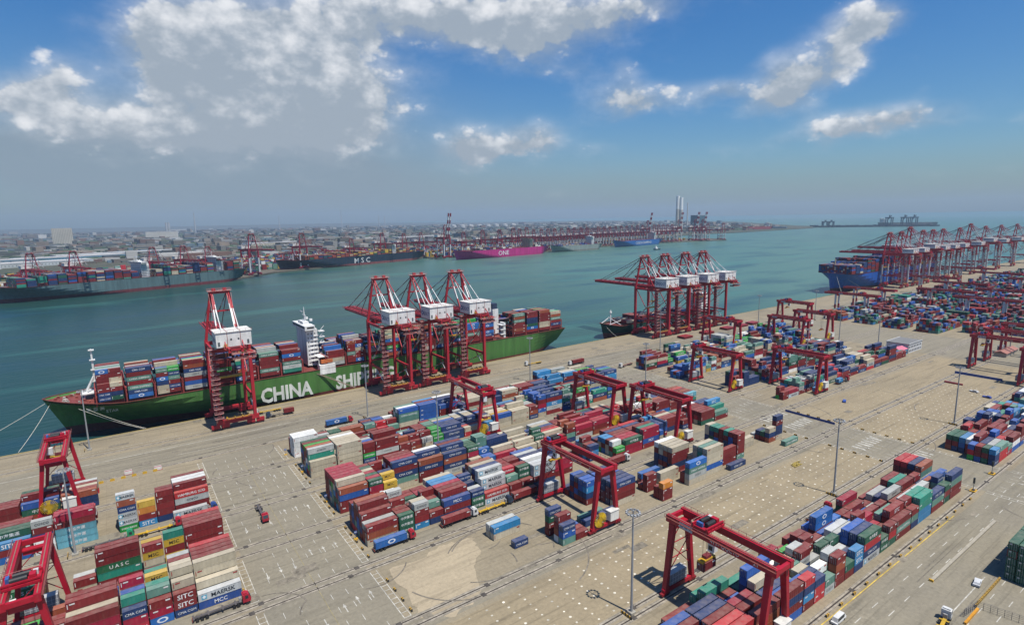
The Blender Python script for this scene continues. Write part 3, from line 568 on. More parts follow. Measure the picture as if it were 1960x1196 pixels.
# foredeck fittings
b=MB(); b.bar((25.5,0,18),(25.5,0,46),1.3,1.3,WHT,.8,.8)
for z in (26,33,39,45): b.box(24.2,27,-1.3,1.3,z,z+.5,WHT)
b.bar((25.5,0,30),(19,-5,17),.7,.7,WHT); b.bar((25.5,0,30),(19,5,17),.7,.7,WHT); b.box(18,27,-6,6,20,20.6,WHT); b.build('foremast',HULL,gs)
b=MB(); rgm=random.Random(3)
for k in range(22):
    s=rgm.uniform(.012,.062); x=s*GL; yw=rgm.uniform(-.8,.8)*ghb(s,1); z=16.5+3.5*max(0,1-s/.10)**1.3-1.1; w=rgm.uniform(.7,1.5); b=MB(); cw=rgm.choice([(.26,.05,.04),(.30,.08,.06),(.26,.05,.04),(.4,.38,.34)])
    b.box(x,x+w*1.6,yw,yw+w,z,z+.5,cw); b.cyl((x+.2*w,yw+.5*w,z+.9),(x+1.4*w,yw+.5*w,z+.9),.45,cw,8); b.build('winch',HULL,gs)
b=MB(); b.rail((3,-3,19),(26,-18,16.5),1.2,(.3,.06,.05)); b.build('bow_rail',HULL,gs)
house(gs,148.5,8,30,17,43,loc=False)
b=MB(); b.box(152,163,-GB/2-.3,-GB/2+5,12.8,19.5,WHT); b.box(153.5,161.5,-GB/2+.5,-GB/2+3.5,20.5,22.8,(.62,.17,.05))
for xx in (152.3,162.2): b.bar((xx,-GB/2+2,19.5),(xx,-GB/2+2,25),.4,.4,WHT)
for z in (25,29,33,37,41): b.box(157.2,161,-14,-9,z,z+.3,WHT); b.bar((157.2,-13,z),(161,-13,z+4),.3,.3,WHT)
b.box(152,161,-GB/2+1,-14,24.8,25.1,WHT); b.build('lifeboat_station',HULL,gs)
b=MB(); b.box(313,319,-6,6,17,39,WHT); b.box(313.5,318.5,-5,5,39,44,(.03,.05,.10)); b.build('funnel',HULL,gs); b=MB(); b.box(311,313,-GB/2+1,-GB/2+7,17,30,WHT)
for z in (20,24,28): b.box(308,313,-GB/2+.5,-GB/2+7,z,z+.5,WHT)
b.build('funnel_platform',HULL,gs)
# hatch coamings and lashing bridges
GBAYS=[(26.3,4,7),(40.8,7,7),(55.3,6,7),(69.8,7,7),(84.3,6,7),(98.8,7,7),(113.3,6,7),(127.8,6,7),(158,4,5),(172.5,6,7),(187,4,6),(201.5,6,7),(216,6,7),(230.5,5,7),(245,6,6),(259.5,6,7),(274,6,7),(288.5,7,7),(322,7,7),(336.5,7,7),(351,7,7),(364.5,6,6)]
for k,(bx,hf,hb_) in enumerate(GBAYS):
    b=MB(); w=ghb(bx/GL,1)-.5; b.box(bx,bx+12.4,-w+1.5,w-1.5,15.5,17.8,(.16,.035,.03))
    for xx in (bx-1.2,bx+13):
        for y_ in np.arange(-w+.3,w,4.8): b.box(xx-.15,xx+.45,y_,y_+.5,15.5,25,(.30,.05,.045))
        for z in (20.4,23,25): b.box(xx-.3,xx+.6,-w+.3,w-.3,z,z+.25,(.30,.05,.045))
    b.build('lashing_bridge',HULL,gs)
    rngb=random.Random(100+k); nr=int((2*w-.6)/2.5); yl=-w+.4
    near=k in (0,2)
    for r in range(nr):
        h=hf if r==0 else (hf if r<2 and k!=0 else hb_+rngb.choice((0,0,0,-1)))
        if k==0 and r==1: h=7
        if r>8: h=max(2,h-3)
        two=(k in (0,2,5,9,13)) and r<2
        col=rngb.choice('rrrrnNNewgktKbsV')
        for t in range(h):
            for q in ((0,1) if two else (0,)):
                LL=LEN[1] if two else LEN[2]; c=rngb.choice('rrrrrrrrrrooNnNEEKKtkkssgVb')
                xl=bx+q*6.15; X=GX+xl*math.cos(GROT)-(yl+r*2.5)*math.sin(GROT); Y=GY+xl*math.sin(GROT)+(yl+r*2.5)*math.cos(GROT)
                CONT.append(dict(x=X,y=Y,z=17.9+2.6*t,L=LL,c=c,top=t==h-1,fr=(r==0 or (r==1 and t>=hf)),lf=(t>=(GBAYS[k-1][2] if k else 0)-1),block='green ship deck',row=r,bay=k,tier=t,seed=rngb.random(),kind=1 if two else 2,rz=GROT))
def farstack(X,Y,rz,L,B,z,x0,x1,tiers,pal,rng,step=14.2,skip=()):
    x=x0
    while x<x1:
        if not any(a<x<b_ for a,b_ in skip):
            h=rng.randint(*tiers); tp=rng.choice(pal)
            for r in range(int((B-3)/2.6)):
                hh=h-(rng.random()<.15)
                for t in range(hh):
                    yl=-B/2+1.5+r*2.6; c,s=math.cos(rz),math.sin(rz)
                    FAR.append((X+x*c-yl*s,Y+x*s+yl*c,z+2.6*t,12.19,rng.choice(pal) if rng.random()<.6 else tp,rz))
        x+=step
FAR=[]
rs=random.Random(8)
# blue ship at the far terminal berth
bs,_=ship((893,431,0),R(.7),370,54,25,-4.5,(.010,.095,.42),(.16,.03,.03),bowrise=3,lowtop=4)
tag(bs,'royal blue container ship with tall bow berthed beneath the far crane row','ship'); house(bs,250,13,54,26,56)
farstack(893,431,R(.7),370,54,26,22,60,(5,5),'rrnNbrk',rs,skip=()); farstack(893,431,R(.7),370,54,26,60,350,(6,8),'rrnNbgr',rs,skip=((242,266),))
b=MB(); b.bar((20,0,26),(20,0,48),1.2,1.2,(.6,.5,.3)); b.build('foremast',HULL,bs)
# small ship behind the group of four cranes
ss,_=ship((399,413,0),R(0.5),172,27,9,-4.5,(.01,.06,.045),(.30,.06,.045),bowrise=3,lowtop=1.2,deckc=(.2,.05,.04))
tag(ss,'small dark green ship half hidden behind the four quay cranes','ship'); house(ss,150,11,27,9,27)
b=MB(); b.bar((14,0,8),(14,0,24),.8,.8,WHT); b.cyl((14,0,21),(14,0,22.5),1.2,WHT)
b.bar((5,-5,10),(20,-9,14),.5,.5,WHT); b.bar((5,5,10),(20,9,14),.5,.5,WHT); b.bar((20,-9,9),(20,9,15),.5,.5,WHT); b.build('foremast',HULL,ss)
b=MB()
for k in range(7): b.box(30+k*16,43+k*16,-10,10,7.9,10.6,(.20,.04,.035))
b.build('hatch_covers',HULL,ss); farstack(399,413,R(.5),172,27,10.7,32,140,(1,2),'rrrnk',rs,step=16)
# ships on the far shore  (name, bow xy, stern xy, beam, deck z, colours)
def farship(lab,bow,stern,B,zd,col,boot,hx,tiers,pal,text=None,tc=WHT,housec=WHT,skipc=(),tsz=14,tx=.5):
    dx,dy=stern[0]-bow[0],stern[1]-bow[1]; L=math.hypot(dx,dy); rz=math.atan2(dy,dx); X=bow[0]-math.sin(rz)*B/2*1; Y=bow[1]+math.cos(rz)*B/2
    o,_=ship((X,Y,0),rz,L,B,zd,-4.5,col,boot,bowrise=4,lowtop=1); tag(o,lab,'ship',group='ships along the far shore')
    for h in hx: house(o,h*L,14,B,zd,zd+26,c=housec)
    if text: m=MB(); m.text(text,(tx*L,-B/2-.6,(zd-4)/2+.5),(1.15,0,0),(0,0,1),tsz,(.85,.85,.85),'c',.002); m.build('lettering',HULL,o)
    if tiers: farstack(X,Y,rz,L,B,zd,.09*L,.97*L,tiers,pal,rs,skip=tuple((h*L-12,h*L+16) for h in hx)+tuple((a*L,c*L) for a,c in skipc))
farship('slate grey container ship loaded high, moored on the far shore at left',(-160,1215),(241,1362),58,21,(.10,.17,.18),(.15,.035,.04),(.52,.86),(5,8),'rrrrnngbTtnk')
farship('dark navy ship with three white hull letters on the far shore',(352,1512),(830,1664),56,22,(.012,.03,.055),(.22,.07,.07),(.74,),(3,5),'rrnngkyyoo',text='M S C',tsz=20,tx=.5,skipc=((.0,.14),))
farship('magenta container ship with white hull letters on the far shore',(868,1516),(1276,1584),50,22,(.50,.02,.20),(.45,.02,.17),(.78,),(1,3),'rrnkw',text='ONE',tsz=20,tx=.46,housec=(.55,.50,.40),skipc=((.0,.2),(.55,.75)))
farship('pale grey ship beyond the magenta ship on the far shore',(1310,1596),(1566,1614),38,18,(.25,.30,.28),(.2,.2,.18),(.78,),(1,2),'rnbk')
farship('bright blue ship moored farthest along the far wharf',(1690,1652),(2020,1702),44,20,(.02,.13,.40),(.03,.12,.30),(.82,),None,'r',text='COSCO SHIPPING',tsz=13,tx=.55)
farship('small red freighter off the end of the far land',(4110,2650),(4420,2592),45,20,(.30,.05,.06),(.2,.03,.03),(.85,),(1,2),'rrk')
tug=empty('tugboat',(1640,1425,-4)); b=MB()
b.add([(0,0,3.5),(8,-7,3),(34,-7,3),(36,0,3),(34,7,3),(8,7,3),(3,0,-1),(9,-5,-1),(33,-5,-1),(34,0,-1),(33,5,-1),(9,5,-1)],[(0,1,2,3,4,5),(0,6,7,1),(1,7,8,2),(2,8,9,3),(3,9,10,4),(4,10,11,5),(5,11,6,0)],(.03,.05,.07)); b.build('hull',HULL,tug)
b=MB(); b.box(10,22,-4,4,3,8,WHT); b.box(12,18,-3,3,8,12,WHT); b.bar((15,0,12),(15,0,18),.6,.6,WHT); b.build('wheelhouse',HULL,tug)
tag(tug,'white topped tugboat alone on the open water in mid channel','tugboat')
# ---------------- container meshes: nearest 300 as things, rest as one mass ----------------
def score(c):
    s=0; x,y,z,L=c['x'],c['y'],c['z'],c['L']
    X,Y,w=PJ(x+L/2,y,z+1.3)
    if w<5 or X<-15 or X>1975 or Y<300 or Y>1215: return 0
    d2=w*w; d=math.sqrt(x*x+y*y+CAMH**2)
    if c['top']: s+=L*2.44*(CAMH-z)/d/d2
    if c['fr']: s+=L*2.56*y/d/d2
    if c['lf'] and x>0: s+=2.44*2.56*x/d/d2
    return s*(.15 if c['block']=='green ship deck' else 1)
for c in CONT: c['s']=score(c)
CONT.sort(key=lambda c:-c['s'])
labels={}
TW=['ground tier','second tier','third tier','fourth tier','fifth tier','sixth tier','seventh tier']
NEAR=[c for c in CONT[:300] if c['s']>0]; REST=CONT[len(NEAR):]
for c in NEAR:
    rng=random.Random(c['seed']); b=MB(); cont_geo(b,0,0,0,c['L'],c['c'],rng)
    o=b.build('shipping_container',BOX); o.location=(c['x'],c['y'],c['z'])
    if c.get('rz'): o.rotation_euler=(0,0,c['rz'])
    door_geo(0,0,0,c['L'],c['c'],random.Random(c['seed'])).build('door',BOX,o)
    size='long' if c['kind']==2 else 'short'; lab=f"{size} {CNAME[c['c']]} container {TW[c['tier']]}, {ordn(c['row'])} row, {ordn(c['bay'])} bay, {c['block']}"
    ws=lab.split()
    if len(ws)>16: lab=lab.replace('the ','').replace('nearest quay','by quay').replace(' tier','')
    tag(o,lab,'container',group='stacked shipping containers')
    labels.setdefault(lab,[]).append(o)
b=MB()
for c in REST:
    if not(c['top'] or c['fr'] or c['lf'] ) : continue
    rng=random.Random(c['seed']); cb_=MB() if c.get('rz') else b
    vis=c['s']>0 and c['fr'] and c['y']<520 and c['x']<700
    cont_geo(cb_,0 if c.get('rz') else c['x'],0 if c.get('rz') else c['y'],0 if c.get('rz') else c['z'],c['L'],c['c'],rng,detail=False,text=vis)
    if c.get('rz'):
        V=np.concatenate(cb_.v); k,s_=math.cos(c['rz']),math.sin(c['rz']); V2=np.stack([V[:,0]*k-V[:,1]*s_+c['x'],V[:,0]*s_+V[:,1]*k+c['y'],V[:,2]+c['z']],1)
        b.v.append(V2); b.f+=[tuple(i+b.n for i in q) for q in cb_.f]; b.c+=cb_.c; b.n+=len(V2)
# far-shore yard and ships' cargo
rf=random.Random(31)
def fq(x): return float(np.interp(x,[-1000,-153,255,330,850,860,1290,1640,2050,2470],[930,1250,1412,1500,1712,1575,1640,1735,1775,1690]))
for k in range(12000):
    x=rf.uniform(-750,2350); d=rf.uniform(70,620)**1.0; y=fq(x)+d
    if (int(x/95)%6==0 and rf.random()<.8) or (int(d/52)%4==3 and rf.random()<.8): continue
    x=round(x/13)*13; 
    for t in range(1): FAR.append((x,fq(x)+round(d/5.6)*5.6,2.6*(rf.randint(1,4)),12.19,rf.choice('rrrrroRkwswyybnnneggt'),.34 if x<850 else .12))
for (x,y,z,L,c,rz) in FAR:
    k,s_=math.cos(rz),math.sin(rz); h=2.6 if z>15 or y<1000 else z+2.6; z0=z if h==2.6 else 0.1; w=2.44 if h==2.6 else 5.0
    V=CUBE*np.array([L,w,h]); V2=np.stack([V[:,0]*k-V[:,1]*s_+x,V[:,0]*s_+V[:,1]*k+y,V[:,2]+z0+h/2],1); b.add(V2,CF,jit(PAL[c],rf))
tag(b.build('shipping_container_stacks',BOX),'hundreds of stacked shipping containers of many colours across yards and ship decks','containers',kind='stuff')
# ---------------- ship-to-shore crane ----------------
def make_sts(white=False,raised=False,scale=1,C=RED,lw=None):
    root=empty('quay_crane'); RED=C; lw=lw or ((1.2,1.5) if white else (1.7,2.1)); LC=(.62,.62,.62) if white else RED; hw=9.5; G=27.0; ZG=49.0; AP=(78.0)
    for (y0,nm) in ((0,'leg'),(G,'leg')):
        for sx in (-1,1):
            b=MB(); b.bar((sx*hw,y0,5),(sx*hw,y0,ZG),*lw,LC if white else C)
            if white: b.bar((sx*hw,y0,33),(sx*hw,y0,ZG),lw[0]+.06,lw[1]+.06,C)
            if y0==0 and sx<0 :
                for k in range(15):
                    z=5+k*2.9; y_=-1.4; b.bar((-hw-1.8,y_,z),(-hw+1.6,y_,z+2.9) if k%2 else (-hw-1.8,y_-2,z+2.9),.7,.25,PNK); b.box(-hw-2.9,-hw+1.8,y_-2.6,y_,z+2.7,z+2.85,PNK); b.rail((-hw-2.9,y_-2.6,z+2.85),(-hw+1.8,y_-2.6,z+2.85),1.1,PNK,2.3,.13); b.rail((-hw-2.9,y_-2.6,z+2.85),(-hw-2.9,y_,z+2.85),1.1,PNK,2.3,.13)
            b.build(nm,PAINT,root)
    for y0 in (0,G):
        b=MB(); b.box(-hw-2,hw+2,y0-1.1,y0+1.1,3.4,5.8,C)
        for sx in (-1,1):
            for k in (-1,1):
                xx=sx*(hw)+k*2.6; b.box(xx-2.2,xx+2.2,y0-.7,y0+.7,1.6,3.3,C)
                for q in (-1.5,-.5,.5,1.5): b.cyl((xx+q,y0-.45,.55),(xx+q,y0+.45,.55),.5,BLK,8)
                b.box(xx-2.1,xx+2.1,y0-.55,y0+.55,.9,1.7,DRED)
        b.build('sill_beam',PAINT,root)
    for sx in (-1,1):
        b=MB(); x=sx*hw; b.bar((x,1,17),(x,G-1,17),1.1,1.5,C)
        st=[C,(.7,.7,.68),C,(.7,.7,.68),C]
        b.bar((x,1,38),(x,G-1,17.8),.7,.7,C,cols=st); b.bar((x,1,16.5),(x,G-1,6),.55,.55,C,cols=st); b.bar((x,1,6),(x,G*.5,17),.5,.5,C,cols=[C,(.7,.7,.68),C]); b.bar((x,1,46),(x,G*.35,33),.5,.5,(.7,.7,.68)); b.bar((x,G-1,47),(x,G*.5,29),.5,.5,C)
        b.bar((x,1,ZG-2),(x,G-1,ZG-2),1.0,1.6,C)
        b.build('side_brace',PAINT,root)
    for y0 in (0,G): b=MB(); b.box(-hw-.8,hw+.8,y0-1,y0+1,ZG-3.2,ZG-1,C); b.build('portal_beam',PAINT,root)
    def girder(y0,y1,nm,z=ZG,rot=0):
        b=MB(); 
        for sx in (-1,1):
            b.box(sx*3.2-.6,sx*3.2+.6,y0,y1,z-1,z+1.4,C); b.box(sx*4.9-.6,sx*4.9+.6,y0,y1,z+.9,z+1.05,DRED); b.rail((sx*5.5,y0,z+1.05),(sx*5.5,y1,z+1.05),1.1,(.42,.09,.09),4,.14)
        yy=y0
        while yy<y1-1: b.box(-3.2,3.2,yy,yy+.6,z+.2,z+1,C); b.box(-2.5,2.5,yy+2.5,yy+4,z+1.0,z+1.8,(.25,.04,.05)); yy+=7
        o=b.build(nm,PAINT,root)
        return o
    girder(-17,G+3,'trolley_girder')
    if raised:
        b=MB()
        for sx in (-1,1): b.bar((sx*3.2,G+3,ZG),(sx*3.2,G+14,ZG+58),2.3,2.6,C,cols=[C,WHT,C,WHT,C,WHT,C])
        for k in range(9): b.bar((-3.2,G+3+11*k/9,ZG+58*k/9),(3.2,G+3+11*(k+1)/9,ZG+58*(k+1)/9),.5,.5,C)
        b.build('raised_boom',PAINT,root)
    else:
        girder(G+3.4,92,'boom')
    b=MB(); st2=[C,C,(.72,.72,.70),(.72,.72,.70),C]
    for sx in (-1,1):
        b.bar((sx*hw,G,ZG-1),(sx*5,G-2.5,AP),1.5,1.7,C,1.1,1.2); b.bar((sx*4.6,G-2.5,AP-1.5),(sx*5.2,8,ZG+1.2),.9,1.0,C,cols=[C,C,(.72,.72,.7),(.72,.72,.7),C,C])
        b.bar((sx*(hw-2.0),G,62),(sx*4,8,ZG+1),.4,.4,C); b.rail((sx*6.2,G-4,AP-1),(sx*5.2,10,ZG+3),1.0,PNK,3.2,.14)
    b.box(-5.8,5.8,G-3.8,G-1.4,AP-1,AP+.5,C); b.box(-6.5,6.5,G-5,G-.6,AP+.5,AP+.7,PNK); b.rail((-6.5,G-5,AP+.7),(6.5,G-5,AP+.7),1.2,PNK,1.6); b.rail((-6.5,G-.6,AP+.7),(6.5,G-.6,AP+.7),1.2,PNK,1.6)
    b.box(-4,-2,G-4,G-2,AP+.7,AP+2.2,C); b.box(2,4,G-4,G-2,AP+.7,AP+2.2,C); b.bar((-7.5,G,66),(7.5,G,66),.8,.9,C)
    b.build('apex_frame',PAINT,root)
    for sx in (-1,1):
        b=MB(); b.bar((sx*4.8,G-3,AP),(sx*4.4,-15,ZG+1.5),.42,.5,C,cols=[C,C,(.72,.72,.7),(.72,.72,.7),(.72,.72,.7),C]); b.bar((sx*3.9,G-3,AP),(sx*3.6,-1,ZG+1.5),.36,.4,C,cols=[C,(.72,.72,.7),(.72,.72,.7),(.72,.72,.7)])
        b.build('backstay',PAINT,root)
    if not raised:
        for sx in (-1,1):
            b=MB()
            for ye,nn in ((56,5),(84,7)): b.bar((sx*4.2,G-2,AP),(sx*3.4,ye,ZG+1.6),.36,.42,DRED,cols=[(.16,.03,.04)]*nn if nn==5 else [(.16,.03,.04),(.16,.03,.04),(.5,.5,.5),(.16,.03,.04),(.16,.03,.04),(.5,.5,.5),(.16,.03,.04)])
            b.build('forestay',PAINT,root)
    b=MB(); hh_=ZG+(7.2 if white else 9.6); b.box(-8.8,9.4,-11,3,ZG+1.5,hh_,(.80,.80,.77)); b.box(-9.2,9.8,-11.4,3.4,hh_,hh_+.35,(.74,.73,.68))
    for xx in (-8,7): b.box(xx,xx+1.1,-11.06,-11,ZG+2.2,ZG+4.6,(.10,.12,.13))
    for xx in (-1.6,2.2): b.box(xx,xx+.9,-11.06,-11,ZG+5,ZG+6,(.06,.07,.08))
    for xx in (-3.2,3.6): b.box(xx,xx+.25,-11.09,-11,ZG+1.6,hh_+.3,DRED); b.box(xx,xx+.25,-11.4,3.4,hh_+.35,hh_+.45,DRED)
    b.box(-5,-3.4,-11.3,-11.0,ZG+1.6,ZG+3.2,YEL); b.rail((-9.2,-11.4,hh_+.35),(9.8,-11.4,hh_+.35),1.0,PNK,3); b.cyl((-8.86,.6,ZG+5.2),(-8.80,.6,ZG+5.2),1.6,(.03,.08,.25),16); b.cyl((-8.9,.6,ZG+5.2),(-8.85,.6,ZG+5.2),.9,(.80,.80,.77),12)
    b.text('QQCT',(-8.86,-5.6,ZG+5.2),(0,-1,0),(0,0,1),3.2,(.03,.08,.25)); b.build('machinery_house',PAINT,root)
    b=MB(); b.box(-3.6,3.6,14,20,ZG-2.4,ZG-1.1,DRED); b.box(1,4,20,23,ZG-5.4,ZG-2.4,(.55,.56,.56)); b.box(1,4,22.98,23.05,ZG-4.9,ZG-3.2,BLK)
    for xx,y_ in ((-2.6,15),(2.6,15),(-2.6,19),(2.6,19)): b.bar((xx,y_,ZG-2.4),(xx,y_,ZG-20),.12,.12,BLK)
    b.box(-6,6,16,18.2,ZG-21,ZG-20,YEL); b.build('trolley',PAINT,root)
    b=MB(); b.box(-6.3,6.3,-1.8,.6,6.0,6.6,YEL)
    for xx in (-6,-2,2,5.4): b.box(xx,xx+.6,-2.4,1.0,6.6,7.2,YEL)
    b.box(-5.6,5.6,-1.3,.1,6.6,6.9,(.4,.24,.03)); b.box(-7.5,7.5,-2.7,1.4,5.82,5.98,DRED); b.rail((-7.5,-2.7,5.98),(7.5,-2.7,5.98),1,PNK,2)
    b.build('spare_spreader',PAINT,root)
    rj=random.Random(5); b=MB()      # platforms, cable trays and hoist gear behind the house
    for k in range(34):
        x=rj.uniform(-1,9); y_=rj.uniform(-17,-11); z=rj.choice((ZG-4.86,ZG-2.06)); w=rj.uniform(.5,1.8); b.box(x,x+w,y_,y_+w,z,z+rj.uniform(.3,1.4),rj.choice([C,C,DRED,PNK,(.25,.25,.27),(.5,.3,.05)]))
    for z in (ZG-5,ZG-2.2): b.box(-2,10,-17,-11.2,z,z+.15,PNK); b.rail((-2,-17,z),(10,-17,z),1.1,PNK,1.5)
    b.build('service_platform',PAINT,root)
    return root
sts=make_sts(); lr=357.0
near_x=[51.5,154.5,184.5,217]; four_x=[437,468,501,531]
lab1=['red quay crane standing alone over the green ship bow','first of three red cranes mid ship, its booms beside the white bridge','middle red crane of the three over the green ship','red crane of the three nearest the green ship stern']
for i,x in enumerate(near_x):
    o=sts if i==0 else copy_tree(sts,(0,0,0)); o.location=(x,qy(x)-30,0); tag(o,lab1[i],'crane',group='red quay cranes on the near quay')
lab2=['leftmost red crane of the four over the small ship, longest visible boom','second red crane from left among the four over the small ship','third red crane from left among the four over the small ship','rightmost red crane of the four over the small ship']
for i,x in enumerate(four_x):
    o=copy_tree(sts,(x,qy(x)-30,0)); tag(o,lab2[i],'crane',group='red quay cranes on the near quay')
stw=make_sts(white=True,C=(.52,.02,.04),lw=(1.5,1.8)); fx=[1013,1056,1095,1144,1188,1235,1317,1381,1462,1560,1670,1800]
for i,x in enumerate(fx):
    s=1.08 if i not in (2,7) else 1.16; o=stw if i==0 else copy_tree(stw,(0,0,0)); o.location=(x,qy(x)-33,0); o.scale=(s,s,s)
    tag(o,f"{ordn(i)} white legged quay crane counted from the blue ship bow",'crane',group='white legged cranes of the far terminal')
rt_=random.Random(21)
def shift(o,names,dy):
    for ch in o.children:
        if any(ch.name.startswith(n_) for n_ in names): ch.location.y+=dy
for o in [q for q in bpy.data.objects if q.name.startswith('quay_crane') and q.parent is None]: shift(o,('trolley','trolley.'),0) if False else [setattr(c_.location,'y',c_.location.y+rt_.uniform(-14,34)) for c_ in o.children if c_.name.split('.')[0]=='trolley']
# far-shore cranes: single merged meshes shared by all copies
def merged(root,name):
    b=MB()
    for ch in root.children:
        me=ch.data; n=len(me.vertices); V=np.empty(n*3,np.float32); me.vertices.foreach_get('co',V); V=V.reshape(-1,3)
        cc=np.empty(len(me.polygons)*4,np.float32); me.attributes['col'].data.foreach_get('color',cc); cc=cc.reshape(-1,4)
        b.v.append(V.astype(float)); b.f+=[tuple(i+b.n for i in p.vertices) for p in me.polygons]; b.c+=[tuple(q[:3]) for q in cc]; b.n+=n
    return b.build(name,PAINT)
stu=make_sts(white=True,raised=True,C=(.30,.015,.04),lw=(2.3,2.5)); std=make_sts(white=True,C=(.30,.015,.04),lw=(2.3,2.5))
md=merged(std,'quay_crane'); mu=merged(stu,'quay_crane')
for ch in list(stu.children): bpy.data.objects.remove(ch)
bpy.data.objects.remove(stu)
for ch in list(std.children): bpy.data.objects.remove(ch)
bpy.data.objects.remove(std)
FC=[(1180,0,1.05),(1250,0,1.0),(1290,0,1.0),(2085,0,1.),(2135,0,1.),(2160,0,1.),(930,0,1.0)]+[(1690+i*19,0,.85) for i in range(16)]+[(-215,0,.95),(-120,0,.95),(-62,0,.95),(62,0,.95),(118,0,.95),(166,0,.9),(262,0,1.2),(405,0,1.15),(560,0,.9),(672,0,1.05),(760,0,1.0),(835,0,1.0),(862,1,1.3),(1010,0,1.05),(1085,0,1.05),(1150,0,1.1),(1215,0,1.1),(1330,0,1.),(1372,0,1.),(1415,0,1.),(1458,0,1.),(1500,0,1.),(1545,0,1.),(1590,0,1.),(1668,0,1.),(1705,0,1.),(1742,0,1.),(1780,0,1.),(1818,0,1.),(1855,0,1.),(1892,0,1.),(1930,0,1.),(1968,0,1.),(2010,1,1.25),(2060,0,1.),(2110,0,1.),(2204,1,1.25),(2330,0,1.0),(2370,0,1.),(2300,1,1.25),(2345,1,1.25),(2465,0,1.)]
FC=sorted(set(FC))
for i,(x,up,s) in enumerate(FC):
    src=mu if up else md; o=src.copy(); COL.objects.link(o); y=fq(x)+34*s+(210 if s==.85 else 0); rz=R(180)+(R(20) if x<850 else R(9) if x<2050 else R(-8)); o.location=(x,y,0); o.rotation_euler=(0,0,rz); o.scale=(s,s,s)
    where='behind the slate grey ship' if x<240 else 'near the navy ship' if x<860 else 'behind the magenta ship' if x<1300 else 'behind the pale grey ship' if x<1650 else 'behind the bright blue ship' if x<2050 else 'on the far wharf tip'
    seg=[q for q in FC if (q[0]<240)==(x<240) and (q[0]<860)==(x<860) and (q[0]<1300)==(x<1300) and (q[0]<1650)==(x<1650) and (q[0]<2050)==(x<2050)]
    tag(o,f"{ordn(seg.index((x,up,s)))} distant {'crane with boom raised' if up else 'crane with boom lowered'} from the left {where}",'crane',group='cranes on the far shore')
bpy.data.objects.remove(md); bpy.data.objects.remove(mu)
